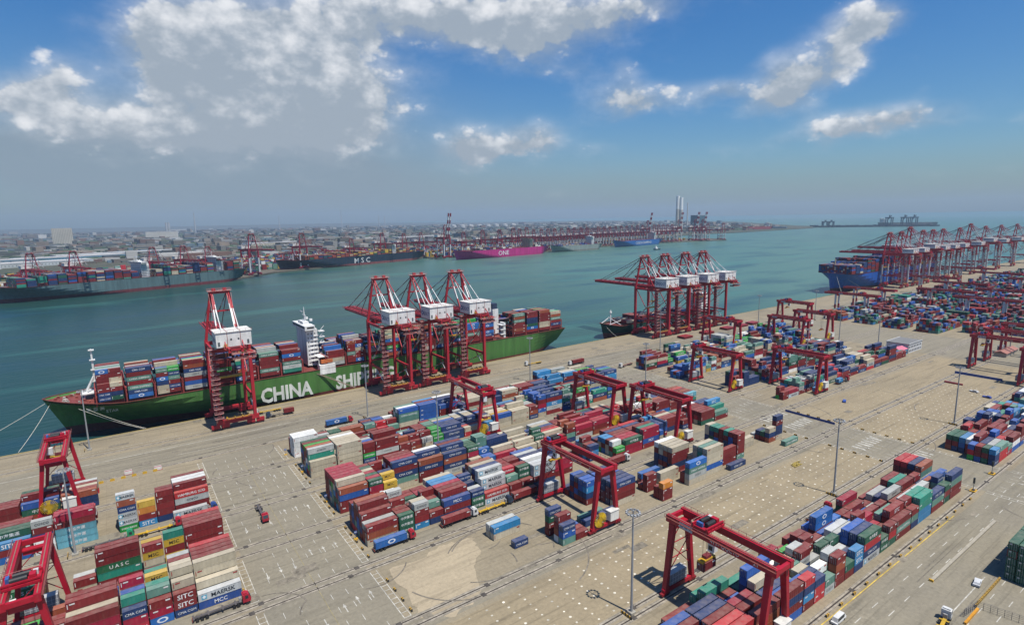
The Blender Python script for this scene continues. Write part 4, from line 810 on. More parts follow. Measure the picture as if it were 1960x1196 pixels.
# ---------------- rail mounted yard gantries ----------------
def make_rmg(trolley_y,reel=True,overhang=0,white=False,load=False,carriage=0):
    root=empty('yard_gantry_crane'); C=(.40,.008,.026); G=32.0; sb=6.6; stp=3.5; ZG=25.0
    for y0 in (0,G):
        for sx in (-1,1):
            b=MB(); 
            if white:
                b.bar((sx*4.5,y0,1.6),(sx*4.2,y0,12),1.3,1.7,C); b.bar((sx*4.2,y0,12),(sx*4,y0,ZG-1.2),1.3,1.7,(.66,.66,.66))
            else: b.bar((sx*sb,y0,1.6),(sx*stp,y0,ZG-1.2),1.15,1.5,C,1.5,1.9)
            b.build('leg',PAINT,root)
        b=MB(); b.box(-sb-.8,sb+.8,y0-.6,y0+.6,1.3,2.5,C)
        for sx in (-1,1):
            b.box(sx*sb-1.8,sx*sb+1.8,y0-.55,y0+.55,.7,1.4,DRED)
            for q in (-1.2,0,1.2): b.cyl((sx*sb+q,y0-.4,.42),(sx*sb+q,y0+.4,.42),.38,BLK,8)
        b.build('sill_beam',PAINT,root)
    y0_,y1_=-2.2-overhang,G+2.2+overhang
    for sx in (-1,1):
        b=MB(); b.box(sx*stp-.75,sx*stp+.75,y0_,y1_,ZG-1.2,ZG+1.0,C); b.box(sx*stp-.12,sx*stp+.12,y0_+.5,y1_-.5,ZG+1.0,ZG+1.2,(.28,.16,.12))
        xo=sx*(stp+1.35); b.box(min(xo,sx*(stp+.75)),max(xo,sx*(stp+.75)),y0_,y1_,ZG+.3,ZG+.42,(.20,.06,.05)); b.rail((xo,y0_,ZG+.42),(xo,y1_,ZG+.42),1.1,(.30,.10,.09),2.4,.09)
        if sx<0:
            b.text('21',(sx*stp-.78,G-3.2,ZG-.1),(0,-1,0),(0,0,1),1.7,WHT); b.text('41T- QQCTU',(sx*stp-.78,G*.42,ZG-.1),(0,-1,0),(0,0,1),1.6,WHT); b.text('21',(sx*stp-.78,3.8,ZG-.1),(0,-1,0),(0,0,1),1.7,WHT)
            b.box(sx*stp-.80,sx*stp-.75,G*.76,G*.76+4.6,ZG-.95,ZG+.75,(.55,.6,.66)); b.text('自 動 化',(sx*stp-.82,G*.76+2.3,ZG-.1),(0,-1,0),(0,0,1),1.2,(.05,.08,.25))
        b.build('girder',PAINT,root)
    for y0 in (0,G): b=MB(); b.box(-stp+.75,stp-.75,y0-.6,y0+.6,ZG-3.2,ZG-2.0,C); b.box(-stp-.9,stp+.9,y0-1,y0+1,ZG-1.9,ZG-1.5,C); b.build('end_tie',PAINT,root)
    for y0 in (y0_+.6,y1_-.6): b=MB(); b.box(-stp+.75,stp-.75,y0-.5,y0+.5,ZG-.8,ZG+.6,C); b.build('end_tie',PAINT,root)
    if not white:
        b=MB()
        for y0 in (G,): 
            b.bar((-5.6,y0,7),(4.6,y0,17),.22,.22,C); b.bar((5.6,y0,7),(-4.6,y0,17),.22,.22,C); b.bar((-5,y0,12),(5,y0,12),.22,.22,C); b.bar((-4.5,y0,17),(4.5,y0,17),.22,.22,C); b.bar((-4.5,y0,17.2),(0,y0,22),.22,.22,C); b.bar((4.5,y0,17.2),(0,y0,22),.22,.22,C)
        b.build('leg_bracing',PAINT,root)
    ty=trolley_y; b=MB(); b.box(-stp-.4,stp+.4,ty-3,ty+3,ZG+1.25,ZG+1.9,C)
    for yy in (ty-2.6,ty+2.2): b.box(-stp-.6,stp+.6,yy,yy+.5,ZG+1.2,ZG+2.6,C)
    b.cyl((-2.4,ty-1.2,ZG+2.7),(1.2,ty-1.2,ZG+2.7),.75,BLK,10); b.cyl((-2.0,ty+1.2,ZG+2.7),(1.8,ty+1.2,ZG+2.7),.75,BLK,10); b.box(1.6,3,ty-1.8,ty+.4,ZG+1.9,ZG+3.4,C); b.box(-3.4,-2.6,ty-.4,ty+1.6,ZG+1.9,ZG+3.2,(.05,.12,.35)); b.box(2.2,3.3,ty+.6,ty+1.8,ZG+1.9,ZG+3.1,(.6,.6,.6))
    b.rail((-stp-.5,ty-3,ZG+1.9),(stp+.5,ty-3,ZG+1.9),1.1,C,1.4,.1); b.rail((-stp-.5,ty+3,ZG+1.9),(stp+.5,ty+3,ZG+1.9),1.1,PNK,1.4,.1)
    b.build('trolley',PAINT,root)
    zs=9.0 if not load else 15.5; zs=18 if carriage else zs
    b=MB(); b.box(-3.1,3.1,ty-.9,ty+.9,zs,zs+.5,YEL); b.box(-3.1,-2.6,ty-1.1,ty+1.1,zs-.25,zs,YEL); b.box(2.6,3.1,ty-1.1,ty+1.1,zs-.25,zs,YEL); b.box(-1.3,1.3,ty-.8,ty+.8,zs+.5,zs+1.4,(.18,.03,.03))
    for xx in (-1.1,1.1):
        for q in (-.6,.6): b.bar((xx,ty+q,zs+1.4),(xx,ty+q,ZG+1.2),.07,.07,BLK)
    b.build('spreader',PAINT,root)
    b=MB(); b.box(-stp-.1,-stp+2.1,ty-4.6,ty-2.8,ZG-4.2,ZG-1.4,(.7,.7,.7)); b.box(-stp-.14,-stp-.1,ty-4.4,ty-3,ZG-3.6,ZG-2.2,BLK); b.build('operator_cab',PAINT,root)
    b=MB(); b.box(1.2,5.6,-1.9,.5,3.4,7.2,(.74,.73,.68)); b.box(1,5.8,-2.1,.7,7.2,7.35,(.66,.65,.6)); b.build('electrical_house',PAINT,root)
    b=MB(); b.box(-4.6,3.6,G-.4,G+2.4,2.9,6.4,(.24,.25,.28)); b.box(-4.6,3.6,G-.4,G+2.4,6.4,6.55,(.45,.45,.44))
    for k in range(7): b.box(-4.6+k*1.3,-4.5+k*1.3,G-.46,G-.4,2.9,6.4,(.6,.6,.6))
    for z in (3.8,5.1): b.box(-4.6,3.6,G-.46,G-.4,z,z+.1,(.6,.6,.6))
    b.build('equipment_room',PAINT,root)
    if reel:
        b=MB(); cx,cz=-3.4,5.4; n=28
        b.cyl((cx,-1.2,cz),(cx,-.8,cz),1.2,(.5,.32,.02),16)
        for k in range(n):
            a=2*math.pi*k/n; b.bar((cx+1.1*math.cos(a),-1.15,cz+1.1*math.sin(a)),(cx+3.0*math.cos(a),-1.15,cz+3.0*math.sin(a)),.36,.07,(.66,.44,.02))
        for k in range(n): a=2*math.pi*k/n; a2=a+2*math.pi/n; b.bar((cx+2.6*math.cos(a),-1.0,cz+2.6*math.sin(a)),(cx+2.6*math.cos(a2),-1.0,cz+2.6*math.sin(a2)),.12,.12,(.4,.26,.02))
        b.box(cx-.3,cx+.3,-.8,0,cz-3.4,cz+.4,C); b.build('cable_reel',PAINT,root)
    return root
ga=make_rmg(22,load=True); ga.location=(137.8,74.3,0); tag(ga,'nearest red gantry crane, lifting a small maroon container beside the dotted pavement','gantry crane',group='red yard gantry cranes')
gb=make_rmg(27.5,carriage=1); gb.location=(144,146,0); tag(gb,'red gantry crane with large yellow reel beside the white box, mid picture','gantry crane',group='red yard gantry cranes')
gc=make_rmg(6); 
RM=[(gc,-28,180.5,'red gantry crane cut off by the bottom left corner of the photo'),(gb,-28,288.5,'red gantry crane at the left edge with its end seen over the water'),
(gb,234,180.5,'red gantry crane by the dark truck beside the tall cream stacks'),(gb,226,219,'pinkish red gantry crane just left of the dark truck gantry'),(gc,160,253,'red gantry crane above the magenta container nearest the quay lamp'),
(gb,338,219,'red gantry crane with yellow reel past the side road'),(gb,377,181,'red gantry crane with white cabinet beside the sandy ground'),(gc,497,256,'red gantry crane with low trolley above the seafoam stack, far yard'),(gc,543,257,'red gantry crane beside the dark green containers, far yard'),(gb,592,302,'red gantry crane closest to the quay edge in the far yard'),(gc,448,291,'red gantry crane standing beside the group of four quay cranes'),
(gb,529,112,'left red gantry crane of the right edge group, over blue barrier'),(gb,563,112,'red gantry crane standing behind the left one of the right edge group'),(gb,500,76,'red gantry crane at right edge nearest the blue barrier'),(gc,600,112,'farthest red gantry crane of the right edge group')]
for i,(src,x,y,l) in enumerate(RM):
    if i==0: o=src; o.location=(x,y,0)
    else: o=copy_tree(src,(x,y,0))
    tag(o,l,'gantry crane',group='red yard gantry cranes')
for o in [q for q in bpy.data.objects if q.name.startswith('yard_gantry_crane') and q.parent is None and q is not ga]:
    d_=rt_.uniform(-4,3)
    shift(o,('trolley','spreader','operator_cab'),d_)
gw=make_rmg(5,reel=False,overhang=11,white=True)
GW=[(697,292),(757,184),(806,236),(760,300),(850,190),(900,250),(960,300),(1010,200),(1080,260),(1150,310),(1240,220),(900,150)]
for i,(x,y) in enumerate(GW):
    o=gw if i==0 else copy_tree(gw,(0,0,0)); o.location=(x,y,0); tag(o,f"{ordn(i)} nearest white legged yard gantry with overhanging girders, far terminal",'gantry crane',group='white legged yard gantries')
mg=merged(gw,'yard_gantry_crane'); rq=random.Random(44)
for k in range(84):
    x=rq.uniform(-600,2300); d=rq.choice((95,150,205,260,330,400,480)); o=mg.copy(); COL.objects.link(o); o.location=(x,fq(x)+d,0); o.rotation_euler=(0,0,(R(20) if x<850 else R(8))); o.scale=(1.15,1.25,1.15)
    tag(o,'small red yard gantry among the container stacks across the water','gantry crane',group='yard gantries across the water')
bpy.data.objects.remove(mg)
# hanging container on the nearest gantry
def loose(x,y,z,kind,code,label,rz=0,seed=1):
    rng=random.Random(seed); b=MB(); cont_geo(b,0,0,0,LEN[kind],code,rng); o=b.build('shipping_container',BOX); o.location=(x,y,z); o.rotation_euler=(0,0,rz)
    door_geo(0,0,0,LEN[kind],code,random.Random(seed)).build('door',BOX,o); tag(o,label,'container'); return o
loose(134.8,95.1,12.6,1,'r','small maroon container hanging from the nearest gantry spreader')
# ---------------- lamp masts ----------------
def make_mast():
    root=empty('light_mast'); b=MB(); b.cyl((0,0,.8),(0,0,33.5),.42,(.30,.31,.32),12,.22); b.build('pole',STEEL,root)
    b=MB(); n=12
    for k in range(n):
        a=2*math.pi*k/n; a2=a+2*math.pi/n; b.bar((1.7*math.cos(a),1.7*math.sin(a),33),(1.7*math.cos(a2),1.7*math.sin(a2),33),.12,.12,GRY); b.box(1.9*math.cos(a)-.3,1.9*math.cos(a)+.3,1.9*math.sin(a)-.3,1.9*math.sin(a)+.3,32.4,32.9,(.4,.41,.42))
        if k%3==0: b.bar((0,0,33.2),(1.7*math.cos(a),1.7*math.sin(a),33),.1,.1,GRY)
    b.build('lamp_ring',PAINT,root)
    b=MB(); b.box(-1,1,-1,1,0,.8,(.35,.33,.28)); b.build('base',PAINT,root)
    for q in (-2.2,2.2):
        b=MB()
        for k in range(8): b.box(q-.1,q+.1,-2.2+k*.55,-1.65+k*.55,.1,.9,YEL if k%2 else BLK)
        b.build('guard_rail',PAINT,root); return root
mast=make_mast()
MP=[(117,107,'tall lamp mast on dotted pavement nearest the big red gantry'),(241,107.5,'tall lamp mast beside the near right stacks and yellow pallets'),(377,107.5,'tall lamp mast beside the far right strip by the dotted ground'),(118,323.5,'lamp mast on the quay road left of the three cranes'),(242,323.5,'lamp mast on the quay road in front of the green stern'),(393,331,'lamp mast left of the group of four quay cranes'),(561,340,'lamp mast on the quay right of the four cranes'),(127,249,'lamp mast rising from the middle containers by navy stacks'),(291,257,'lamp mast at the side road behind the dark gantries'),(-22,249,'lamp mast rising from the stacks at the left edge'),(-20,368,'lamp mast in front of the green ship bow at left'),(540,214,'thin lamp mast behind the white building'),(545,249,'lamp mast left of the white building group'),(607,141,'lamp mast behind the right edge gantries'),(420,214,'lamp mast between the right-hand container blocks'),(640,320,'lamp mast near the blue ship bow')]
for i,(x,y,l) in enumerate(MP):
    o=mast if i==0 else copy_tree(mast,(0,0,0)); o.location=(x,y,0); tag(o,l,'lamp mast',group='tall lamp masts')
# ---------------- vehicles ----------------
def make_truck(cabc,trailer=(.10,.09,.09)):
    root=empty('truck')  # cab front toward +x; length ~16.5
    b=MB(); b.add([(13.9,-1.2,1.0),(16.2,-1.2,1.0),(16.2,1.2,1.0),(13.9,1.2,1.0),(13.9,-1.2,3.5),(15.7,-1.15,3.5),(15.7,1.15,3.5),(13.9,1.2,3.5),(16.3,-1.2,2.1),(16.3,1.2,2.1)],[(0,3,2,1),(4,5,6,7),(0,1,8,5,4),(1,2,9,8),(8,9,6,5),(2,3,7,6,9),(3,0,4,7)],cabc)
    b.box(14.2,15.2,-.9,.9,3.5,3.9,cabc); b.build('cab',PAINT,root)
    b=MB(); b.add([(16.31,-1.0,2.2),(16.31,1.0,2.2),(15.78,.95,3.35),(15.78,-.95,3.35)],[(0,1,2,3)],(.03,.04,.05)); b.box(14.6,15.5,-1.23,-1.19,2.1,3.1,(.03,.04,.05)); b.build('windscreen',PAINT,root)
    b=MB(); b.box(0,13.9,-.45,.45,1.0,1.35,trailer)
    for x in (0,4,8,11.6): b.box(x,x+.5,-1.2,1.2,1.25,1.42,trailer)
    b.box(11,14.2,-.6,.6,.8,1.1,BLK); b.box(12.9,13.5,-.5,.5,1.2,2.6,(.3,.3,.3)); b.box(-.1,0,-1.2,1.2,.7,1.0,(.5,.1,.05)); b.build('trailer_frame',PAINT,root)
    for x in (1.2,2.5,3.8,11.4,12.6,15.2):
        b=MB(); 
        for s in (-1,1): b.cyl((x,s*.8,.5),(x,s*1.2,.5),.5,BLK,10)
        b.cyl((x,-.8,.5),(x,.8,.5),.12,BLK,6)
        b.build('wheel',PAINT,root)
    return root
T={}
def truck(x,y,rz,cab,label,code=None,kind=2,tr=(.10,.09,.09),off=.8):
    k=(cab,tr)
    if k not in T: o=T[k]=make_truck(cab,tr); o.location=(x,y,0); o.rotation_euler=(0,0,rz)
    else: o=copy_tree(T[k],(x,y,0),rz)
    tag(o,label,'truck',group='terminal trucks')
    if code: 
        c,s=math.cos(rz),math.sin(rz); lx,ly=off-.4,-1.22
        loose(x+lx*c-ly*s,y+lx*s+ly*c,1.45,kind,code,'container on '+label,rz,seed=int(abs(x*7+y)))
CR=(.42,.02,.04); CW=(.7,.7,.68); CB=(.03,.08,.28); CG=(.02,.30,.14); CDK=(.03,.05,.09); TY=(.55,.34,.03)
truck(66.5,184.6,0,CR,'red truck carrying a blue box at the front of the middle block','K')
truck(94,184.6,0,CW,'white truck carrying a maroon box near the lettered grey stack','r')
truck(111,184.4,0,CDK,'truck ahead with yellow empty trailer by the lettered boxes',None,2,TY)
truck(127.5,184.6,0,CDK,'dark truck with maroon box left of the reel gantry','r')
truck(181.5,184.4,0,CW,'white truck with maroon box beside the crimson stack','r')
truck(160+12,166.5+9,math.pi,CB,'blue truck carrying a cream box under the reel gantry','k')
truck(222,184.2,0,CDK,'dark truck carrying a maroon box under the dark gantry','r')
truck(9.3,254.3,0,CB,'blue truck carrying a lettered grey box at the left block','S')
truck(-4,216.2+33,0,CR,'red truck with yellow trailer behind the left blocks',None,2,TY)
truck(-20,217+33,0,CG,'green truck cab behind the left blocks')
truck(8.5,182.6,0,CR,'red truck cab at the bottom beside the lettered blue box')
truck(39.5,246,-math.pi/2,CR,'red truck without load driving down the cross road')
truck(84,361.5,math.pi,CDK,'dark truck carrying a small red box near the lone crane','r',1,(.10,.09,.09),.2)
truck(79,372.5,math.pi,CW,'white truck with yellow trailer beside the green ship letters',None,2,TY)
truck(92,322.8,0,CR,'red truck carrying a blue box on the quay road','K')
truck(310,340.5,math.pi,CW,'white truck carrying a red box on the quay road by the stern','r')
truck(282,362,math.pi,CW,'white truck with empty trailer near the green stern',None,2,TY)
truck(336,312,math.pi*1.05,CW,'white truck with empty trailer at the side road end',None,2,(.2,.08,.07))
truck(372,183.5,0,CDK,'dark truck carrying light blue box beside the sandy ground','l',1)
truck(404,184,0,CR,'red truck carrying light blue box beside the sandy ground','l',1)
truck(174,48.6,.13,CW,'white truck with yellow frame at the bottom edge of the road',None,2,TY)
truck(210,102.2,0,CR,'red truck behind the near right block')
def car(x,y,rz,c,label,L=4.6,van=False):
    root=empty('van' if van else 'car',(x,y,0),rz); h=2.2 if van else 1.5
    b=MB(); b.box(-L/2,L/2,-.9,.9,.35,.95,c); w=[(-L*.42,.95),(L*.12 if not van else L*.4,.95),(-L*.36,h),(L*.02 if not van else L*.34,h)]
    b.add([(w[0][0],-.85,.95),(w[1][0]+.5,-.85,.95),(w[1][0]+.5,.85,.95),(w[0][0],.85,.95),(w[2][0],-.72,h),(w[3][0],-.72,h),(w[3][0],.72,h),(w[2][0],.72,h)],CF,c); b.build('body',PAINT,root)
    b=MB(); b.box(w[2][0]+.1,w[3][0]-.1,-.84,.84,1.0,h-.15,(.03,.035,.04)); b.build('window',PAINT,root)
    for xx in (-L*.3,L*.3):
        for s in (-1,1): b=MB(); b.cyl((xx,s*.75,.33),(xx,s*.93,.33),.33,BLK,10); b.build('wheel',PAINT,root)
    tag(root,label,'van' if van else 'car'); return root
car(215.5,50.8,.15,(.62,.63,.64),'silver car alone on the wide road at lower right')
car(163,68.7,.03,(.7,.7,.68),'white van at the bottom edge beside the near right block',6,True)
car(455,121,1.3,(.6,.6,.6),'white pickup beside the right end of the blue barrier',5); car(447,112,1.4,(.05,.1,.4),'small blue car parked beside the far blue barrier'); car(370,163,.4,(.05,.12,.45),'blue pickup on the sandy open ground',5)
# ---------------- barriers and small things ----------------
def barrier_proto(Lx=1.6):
    b=MB()
    for k in range(4): b.box(-Lx/2+Lx*k/4,-Lx/2+Lx*(k+1)/4,-.25,.25,0,.75,YEL if k%2 else (.04,.04,.04))
    o=b.build('concrete_barrier',PAINT); return o
bp=barrier_proto(); used=[False]
def bar_at(x,y,rz,label,group):
    o=bp if not used[0] else bp.copy()
    if used[0]: COL.objects.link(o)
    used[0]=True; o.location=(x,y,0); o.rotation_euler=(0,0,rz); tag(o,label,'barrier',group=group)
for i in range(26): bar_at(70+i*8.4,71.6,0,'yellow and black block edging the road beside the near right block','blocks edging the road')
for i in range(13): bar_at(202.5+i*1.75,47.4,0,'yellow and black block in the short row by the wire fence','blocks by the wire fence')
for xx in (292,328):
    for ya in list(range(110,138,6))+list(range(146,172,6)): bar_at(xx,ya,math.pi/2,'yellow and black block edging the side road','blocks edging the side road')
for xx in (23.8,63.8):
    for ya in list(range(111,138,6))+list(range(148,172,6))+list(range(183,208,6))+list(range(221,243,6))+list(range(255,281,6)): bar_at(xx,ya,math.pi/2,'dark and yellow block edging the cross road','blocks edging the cross road')
b=MB(); b.box(-.1,.1,0,29,.1,1.3,(.02,.06,.24)); b.box(-.3,.3,0,29,0,.12,(.02,.06,.24)); 
bl=b.build('water_barrier',PAINT); bl.location=(324.3,147,0); tag(bl,'long dark blue barrier across the side road end by the sand','barrier')
bl2=bl.copy(); COL.objects.link(bl2); bl2.location=(500,118,0); bl2.scale=(3,.95,1.2); tag(bl2,'long blue barrier under the right edge gantries','barrier')
b=MB(); b.box(-.5,.5,0,10.5,.02,1.1,(.30,.02,.03)); b.box(-.7,.7,0,10.5,0,.15,(.2,.02,.03)); o=b.build('spreader_beam',PAINT); o.location=(467,130.8,0); tag(o,'red steel beam lying on the dotted ground near a lamp mast','steel beam')
def sign(x,y,label):
    r=empty('lane_sign',(x,y,0)); b=MB(); b.cyl((0,0,.4),(0,0,3.2),.08,GRY,6); b.build('post',PAINT,r); b=MB(); b.box(-.6,.6,-.05,.05,2.4,3.4,(.05,.12,.35)); b.box(-.4,.4,-.06,-.05,2.8,3.1,(.7,.7,.7)); b.build('sign_panel',PAINT,r)
    b=MB(); b.box(-.7,.7,-.5,.5,0,.4,YEL); b.build('base',PAINT,r); tag(r,label,'sign',group='lane number signs')
for i,(x,y,l) in enumerate([(58.6+4.5,296,'row sign in front of the white stack'),(64.5,270,'row sign left of the cream stack'),(64.3,233,'row sign left of the tall maroon stack'),(64.3,197,'row sign left of the stepped maroon stack'),(65,122,'row sign on the bare sandy patch'),(22.5,203,'row sign at the left block near the corner')]): sign(x,y,l)
def signal(x,y,label):
    r=empty('signal_post',(x,y,0)); b=MB(); b.box(-1.6,1.6,-1,1,0,.5,YEL); b.box(-1,1,-.6,.6,.5,.6,BLK); b.build('base',PAINT,r); b=MB(); b.cyl((0,0,.5),(0,0,4.6),.12,GRY,8); b.build('post',PAINT,r); b=MB(); b.box(-.4,.4,-.3,.3,3.6,6,(.04,.05,.05)); b.build('signal_head',PAINT,r); tag(r,label,'signal',group='signal posts by the right block')
signal(290,73.5,'signal post on yellow base past the near right block end'); signal(316,74.2,'signal post on yellow base beside the far right strip')
# yellow pallets of rebar
b=MB(); rr=random.Random(4)
for k in range(16): x=rr.uniform(-3,3); b.bar((x-2,rr.uniform(-1.5,1.5),rr.uniform(.1,.9)),(x+2,rr.uniform(-1.5,1.5),rr.uniform(.1,.9)),.25,.2,(.42,.32,.08))
o=b.build('timber_pile',PAINT); o.location=(257,132,0); tag(o,'pile of yellow timbers left on the dotted pavement','timber pile')
def hatchrack(x,y,label,w=9,h=2.2,l=13):
    b=MB()
    for k in range(3): b.box(-l/2,l/2,-w/2,w/2,.3+k*.75,.75+k*.75,(.26,.03,.035) if k%2==0 else (.18,.025,.03)); b.box(-l/2+1,l/2-1,-w/2+1,w/2-1,.05+k*.75,.3+k*.75,BLK)
    o=b.build('hatch_cover_stack',PAINT); o.location=(x,y,0); tag(o,label,'hatch covers',group='hatch cover stacks')
for i,(x,l) in enumerate([(452,'first'),(486,'second'),(520,'third'),(545,'fourth'),(566,'last')]): hatchrack(x,350,f"{l} red hatch cover stack on the quay from the left, behind four cranes")
# lifting platforms left on the quay at left
for i,(x,y) in enumerate([(8,286.3),(-4,289.5)]):
    b=MB()
    for k in range(3): b.box(-1.6,1.6,-1+k*.9,-.6+k*.9,.2,1.6,(.5,.08,.10) if k%2 else (.7,.68,.64))
    b.box(-1.8,1.8,-1.2,1.4,0,.2,(.3,.05,.05)); o=b.build('striped_rack',PAINT); o.location=(x,y+30,0) ; tag(o,['striped red and white rack above the left stack','striped red and white rack nearer the left gantry'][i],'rack')
for i in range(7): 
    b=MB(); b.box(-.9,.9,-.5,.5,0,.7,YEL); b.box(-.7,.7,-.4,.4,.7,1.0,(.4,.28,.04)); o=b.build('yellow_block',PAINT); o.location=(-19+i*4.3,315.2,0); tag(o,'yellow block in the row along the quay road at left','block',group='yellow blocks on the quay road')
# control building, shed and neighbours
def building(x,y,w,d,h,wall,roof,label,floors=2,rz=0,name='office_building',gable=False):
    r=empty(name,(x,y,0),rz); b=MB(); b.box(0,w,0,d,0,h,wall); b.build('wall',TOWN,r); b=MB()
    if gable:
        b.add([(-.4,-.4,h),(w+.4,-.4,h),(w+.4,d/2,h+1.8),(-.4,d/2,h+1.8),(w+.4,d+.4,h),(-.4,d+.4,h)],[(0,1,2,3),(3,2,4,5),(0,3,5),(1,4,2),(0,5,4,1)],roof)
    else: b.box(-.3,w+.3,-.3,d+.3,h,h+.5,roof); b.box(-.3,w+.3,-.3,0,h+.5,h+.9,wall); b.box(-.3,w+.3,d,d+.3,h+.5,h+.9,wall)
    b.build('roof',TOWN,r)
    for fl in range(floors):
        for k in range(int(w/3.2)):
            b=MB(); xx=1+k*3.2; b.box(xx,xx+1.5,-.08,0,1.2+fl*3.2,2.6+fl*3.2,(.02,.03,.05)); b.build('window',TOWN,r)
    tag(r,label,'building'); return r
building(541,191,27,17,7.4,(.62,.63,.64),(.20,.20,.20),'white two storey office with flat grey roof beside the yard')
building(526,191,13,9,4.6,(.10,.36,.55),(.62,.18,.26),'light blue shed with pink roof beside the white office',1,name='site_shed',gable=True)
b=MB(); b.box(0,61,-.45,.45,0,.45,(.40,.36,.28)); b.box(0,61,-.55,-.451,0,.25,(.2,.18,.15)); b.box(-.6,0,-.6,.6,0,.7,YEL); o=b.build('lane_divider',PAINT); o.location=(206,60,0); tag(o,'long low concrete divider down the middle of the wide road','divider')
building(583,137,30,8,3.2,(.45,.40,.33),(.36,.16,.13),'low brick roofed store behind the right edge gantries',1,name='store_building',gable=True)
b=MB(); b.box(0,110,-.3,.3,0,4.5,(.36,.37,.36)); o=b.build('boundary_wall',TOWN); o.location=(640,128,0); tag(o,'long grey wall behind the right edge gantries','wall')
# wire fence lower right
fr=empty('wire_fence',(0,0,0)); b=MB()
for (p,q) in (((201.5,47),(204.5,33)),((194,47.8),(201.5,47))):
    p=np.array(p);q=np.array(q); n=9 if abs(p[1]-q[1])>3 else 6
    for k in range(n+1): e=p+(q-p)*k/n; b.bar((e[0],e[1],0),(e[0],e[1],2.6),.1,.1,(.12,.12,.13))
    for z in (.3,.9,1.5,2.1,2.55): b.bar((p[0],p[1],z),(q[0],q[1],z),.05,.05,(.15,.15,.16))
b.build('posts_and_wire',PAINT,fr); b=MB(); b.box(190.5,201,46.2,46.8,0,.7,(.62,.28,.02)); b.build('orange_kerb',PAINT,fr); tag(fr,'dark wire fence with orange kerb at the lower right corner','fence')
single_g='dark green stack at right edge'
for r,s in enumerate(['grggg','ggggg','ggggg','gggg','ggg']):
    for k,xx in enumerate((226,238.6)):
        pass
b=None
GR=[]
for k,xx in enumerate((226,238.6,251.2)):
    for r in range(5):
        for t in range(5 if (r>0 or k) else 5):
            rng=random.Random(900+k*50+r*9+t); bb=MB(); cont_geo(bb,0,0,0,12.19,'g' if not(t==3 and r==4) else 'r',rng); o=bb.build('shipping_container',BOX); o.location=(xx,33.5+2.72*r,.05+2.6*t)
            door_geo(0,0,0,12.19,'g',random.Random(900+k*50+r*9+t)).build('door',BOX,o)
            tag(o,f"dark green container {TW[t]}, {ordn(4-r)} row back, {ordn(k)} bay, right edge stack",'container',group='dark green containers at the right edge')
            GR.append(o)
# mooring lines
def rope(p,q,label,sag=1.0):
    b=MB(); n=8; P=[np.array(p)+(np.array(q)-np.array(p))*i/n-np.array([0,0,sag*4*(i/n)*(1-i/n)]) for i in range(n+1)]
    for i in range(n): b.bar(P[i],P[i+1],.16,.16,(.55,.52,.45))
    o=b.build('mooring_line',ROPE); tag(o,label,'mooring line')
rope((-24,399,15.5),(5.5,386.6,.5),'mooring line from the green bow to quay, nearer the stem'); rope((-20.5,396.5,15.5),(6.5,386.6,.5),'mooring line from the green bow to quay, farther aft')
rope((-37,415,18),(-51,386.6,.5),'mooring line running from the stem down to the left quay'); rope((-39,416,18),(-86,387,.5),'longest mooring line running out past the left edge')
rope((403,412,11),(404,395,.5),'mooring line at the small ship bow'); rope((905,425,26),(880,403,.5),'mooring line at the blue ship bow'); rope((912,423,26),(950,402,.5),'second mooring line at the blue ship bow')
g=MB(); g.bar((148,-GB/2+1,15),(174,-GB/2-6.5,.8),1.1,.5,(.28,.2,.16)); g.rail((148,-GB/2+1,15.2),(174,-GB/2-6.5,1),1,(.4,.38,.35),3,.1); g.build('gangway',PAINT,gs)
# quay fenders and kerb
b=MB()
for i in range(130):
    x=-120+i*2.6
    if x<345: b.box(x,x+1.0,qy(x),qy(x)+.55,-2.4,-.05,(.03,.03,.03))
tag(b.build('quay_fender_row',PAINT),'row of black rubber fenders along the near quay face','fenders')
b=MB()
for a_,c_ in zip(qx[:-1],qx[1:]):
    b.bar((a_,qy(a_)-.35,.15),(c_,qy(c_)-.35,.15),.5,.3,(.42,.33,.14))
tag(b.build('kerb',PAINT),kind='structure')
# ---------------- far shore ----------------
fxs=[-1000,-153,255,330,850,851,1290,1640,2050,2470]
poly=[(-9000,-900),(-1000,930)]+[(x,fq(x)) for x in fxs[1:]]+[(2520,1720),(2600,1900),(2420,2050),(2500,2250),(3300,2350),(3500,2330),(4800,2480),(5400,2700),(5700,3100),(9000,6000),(14000,14000),(20000,60000),(-40000,60000),(-30000,6000)]
sheet('land',poly,-1.0,FARL,skirt=-9)
sheet('wharf',[(x,fq(x)-1) for x in fxs]+[(2480,1780),(2300,2250),(1600,2350),(900,2350),(200,2150),(-1000,1650)],-.9,WHARF,skirt=-9)
for q in ([(-60,3050),(420,3300),(400,3620),(-40,3380)],[(900,4700),(1700,4300),(1900,4700),(1100,5200)],[(2100,3900),(2700,3500),(2900,3800),(2300,4250)],[(3000,2750),(3900,2640),(4200,2900),(3200,3050)],[(2450,2750),(2900,2700),(2950,2950),(2500,3000)]): sheet('field',q,-.5,GRASS)
b=MB(); rc=random.Random(17)
TC=[(.42,.40,.36),(.55,.54,.50),(.30,.26,.22),(.34,.20,.15),(.24,.26,.28),(.20,.30,.38),(.45,.36,.28),(.62,.62,.60),(.16,.18,.17),(.38,.33,.28)]
TC=[tuple(q*.6 for q in c) for c in TC]+[(.10,.11,.12),(.13,.12,.10),(.16,.10,.08),(.5,.49,.46)]
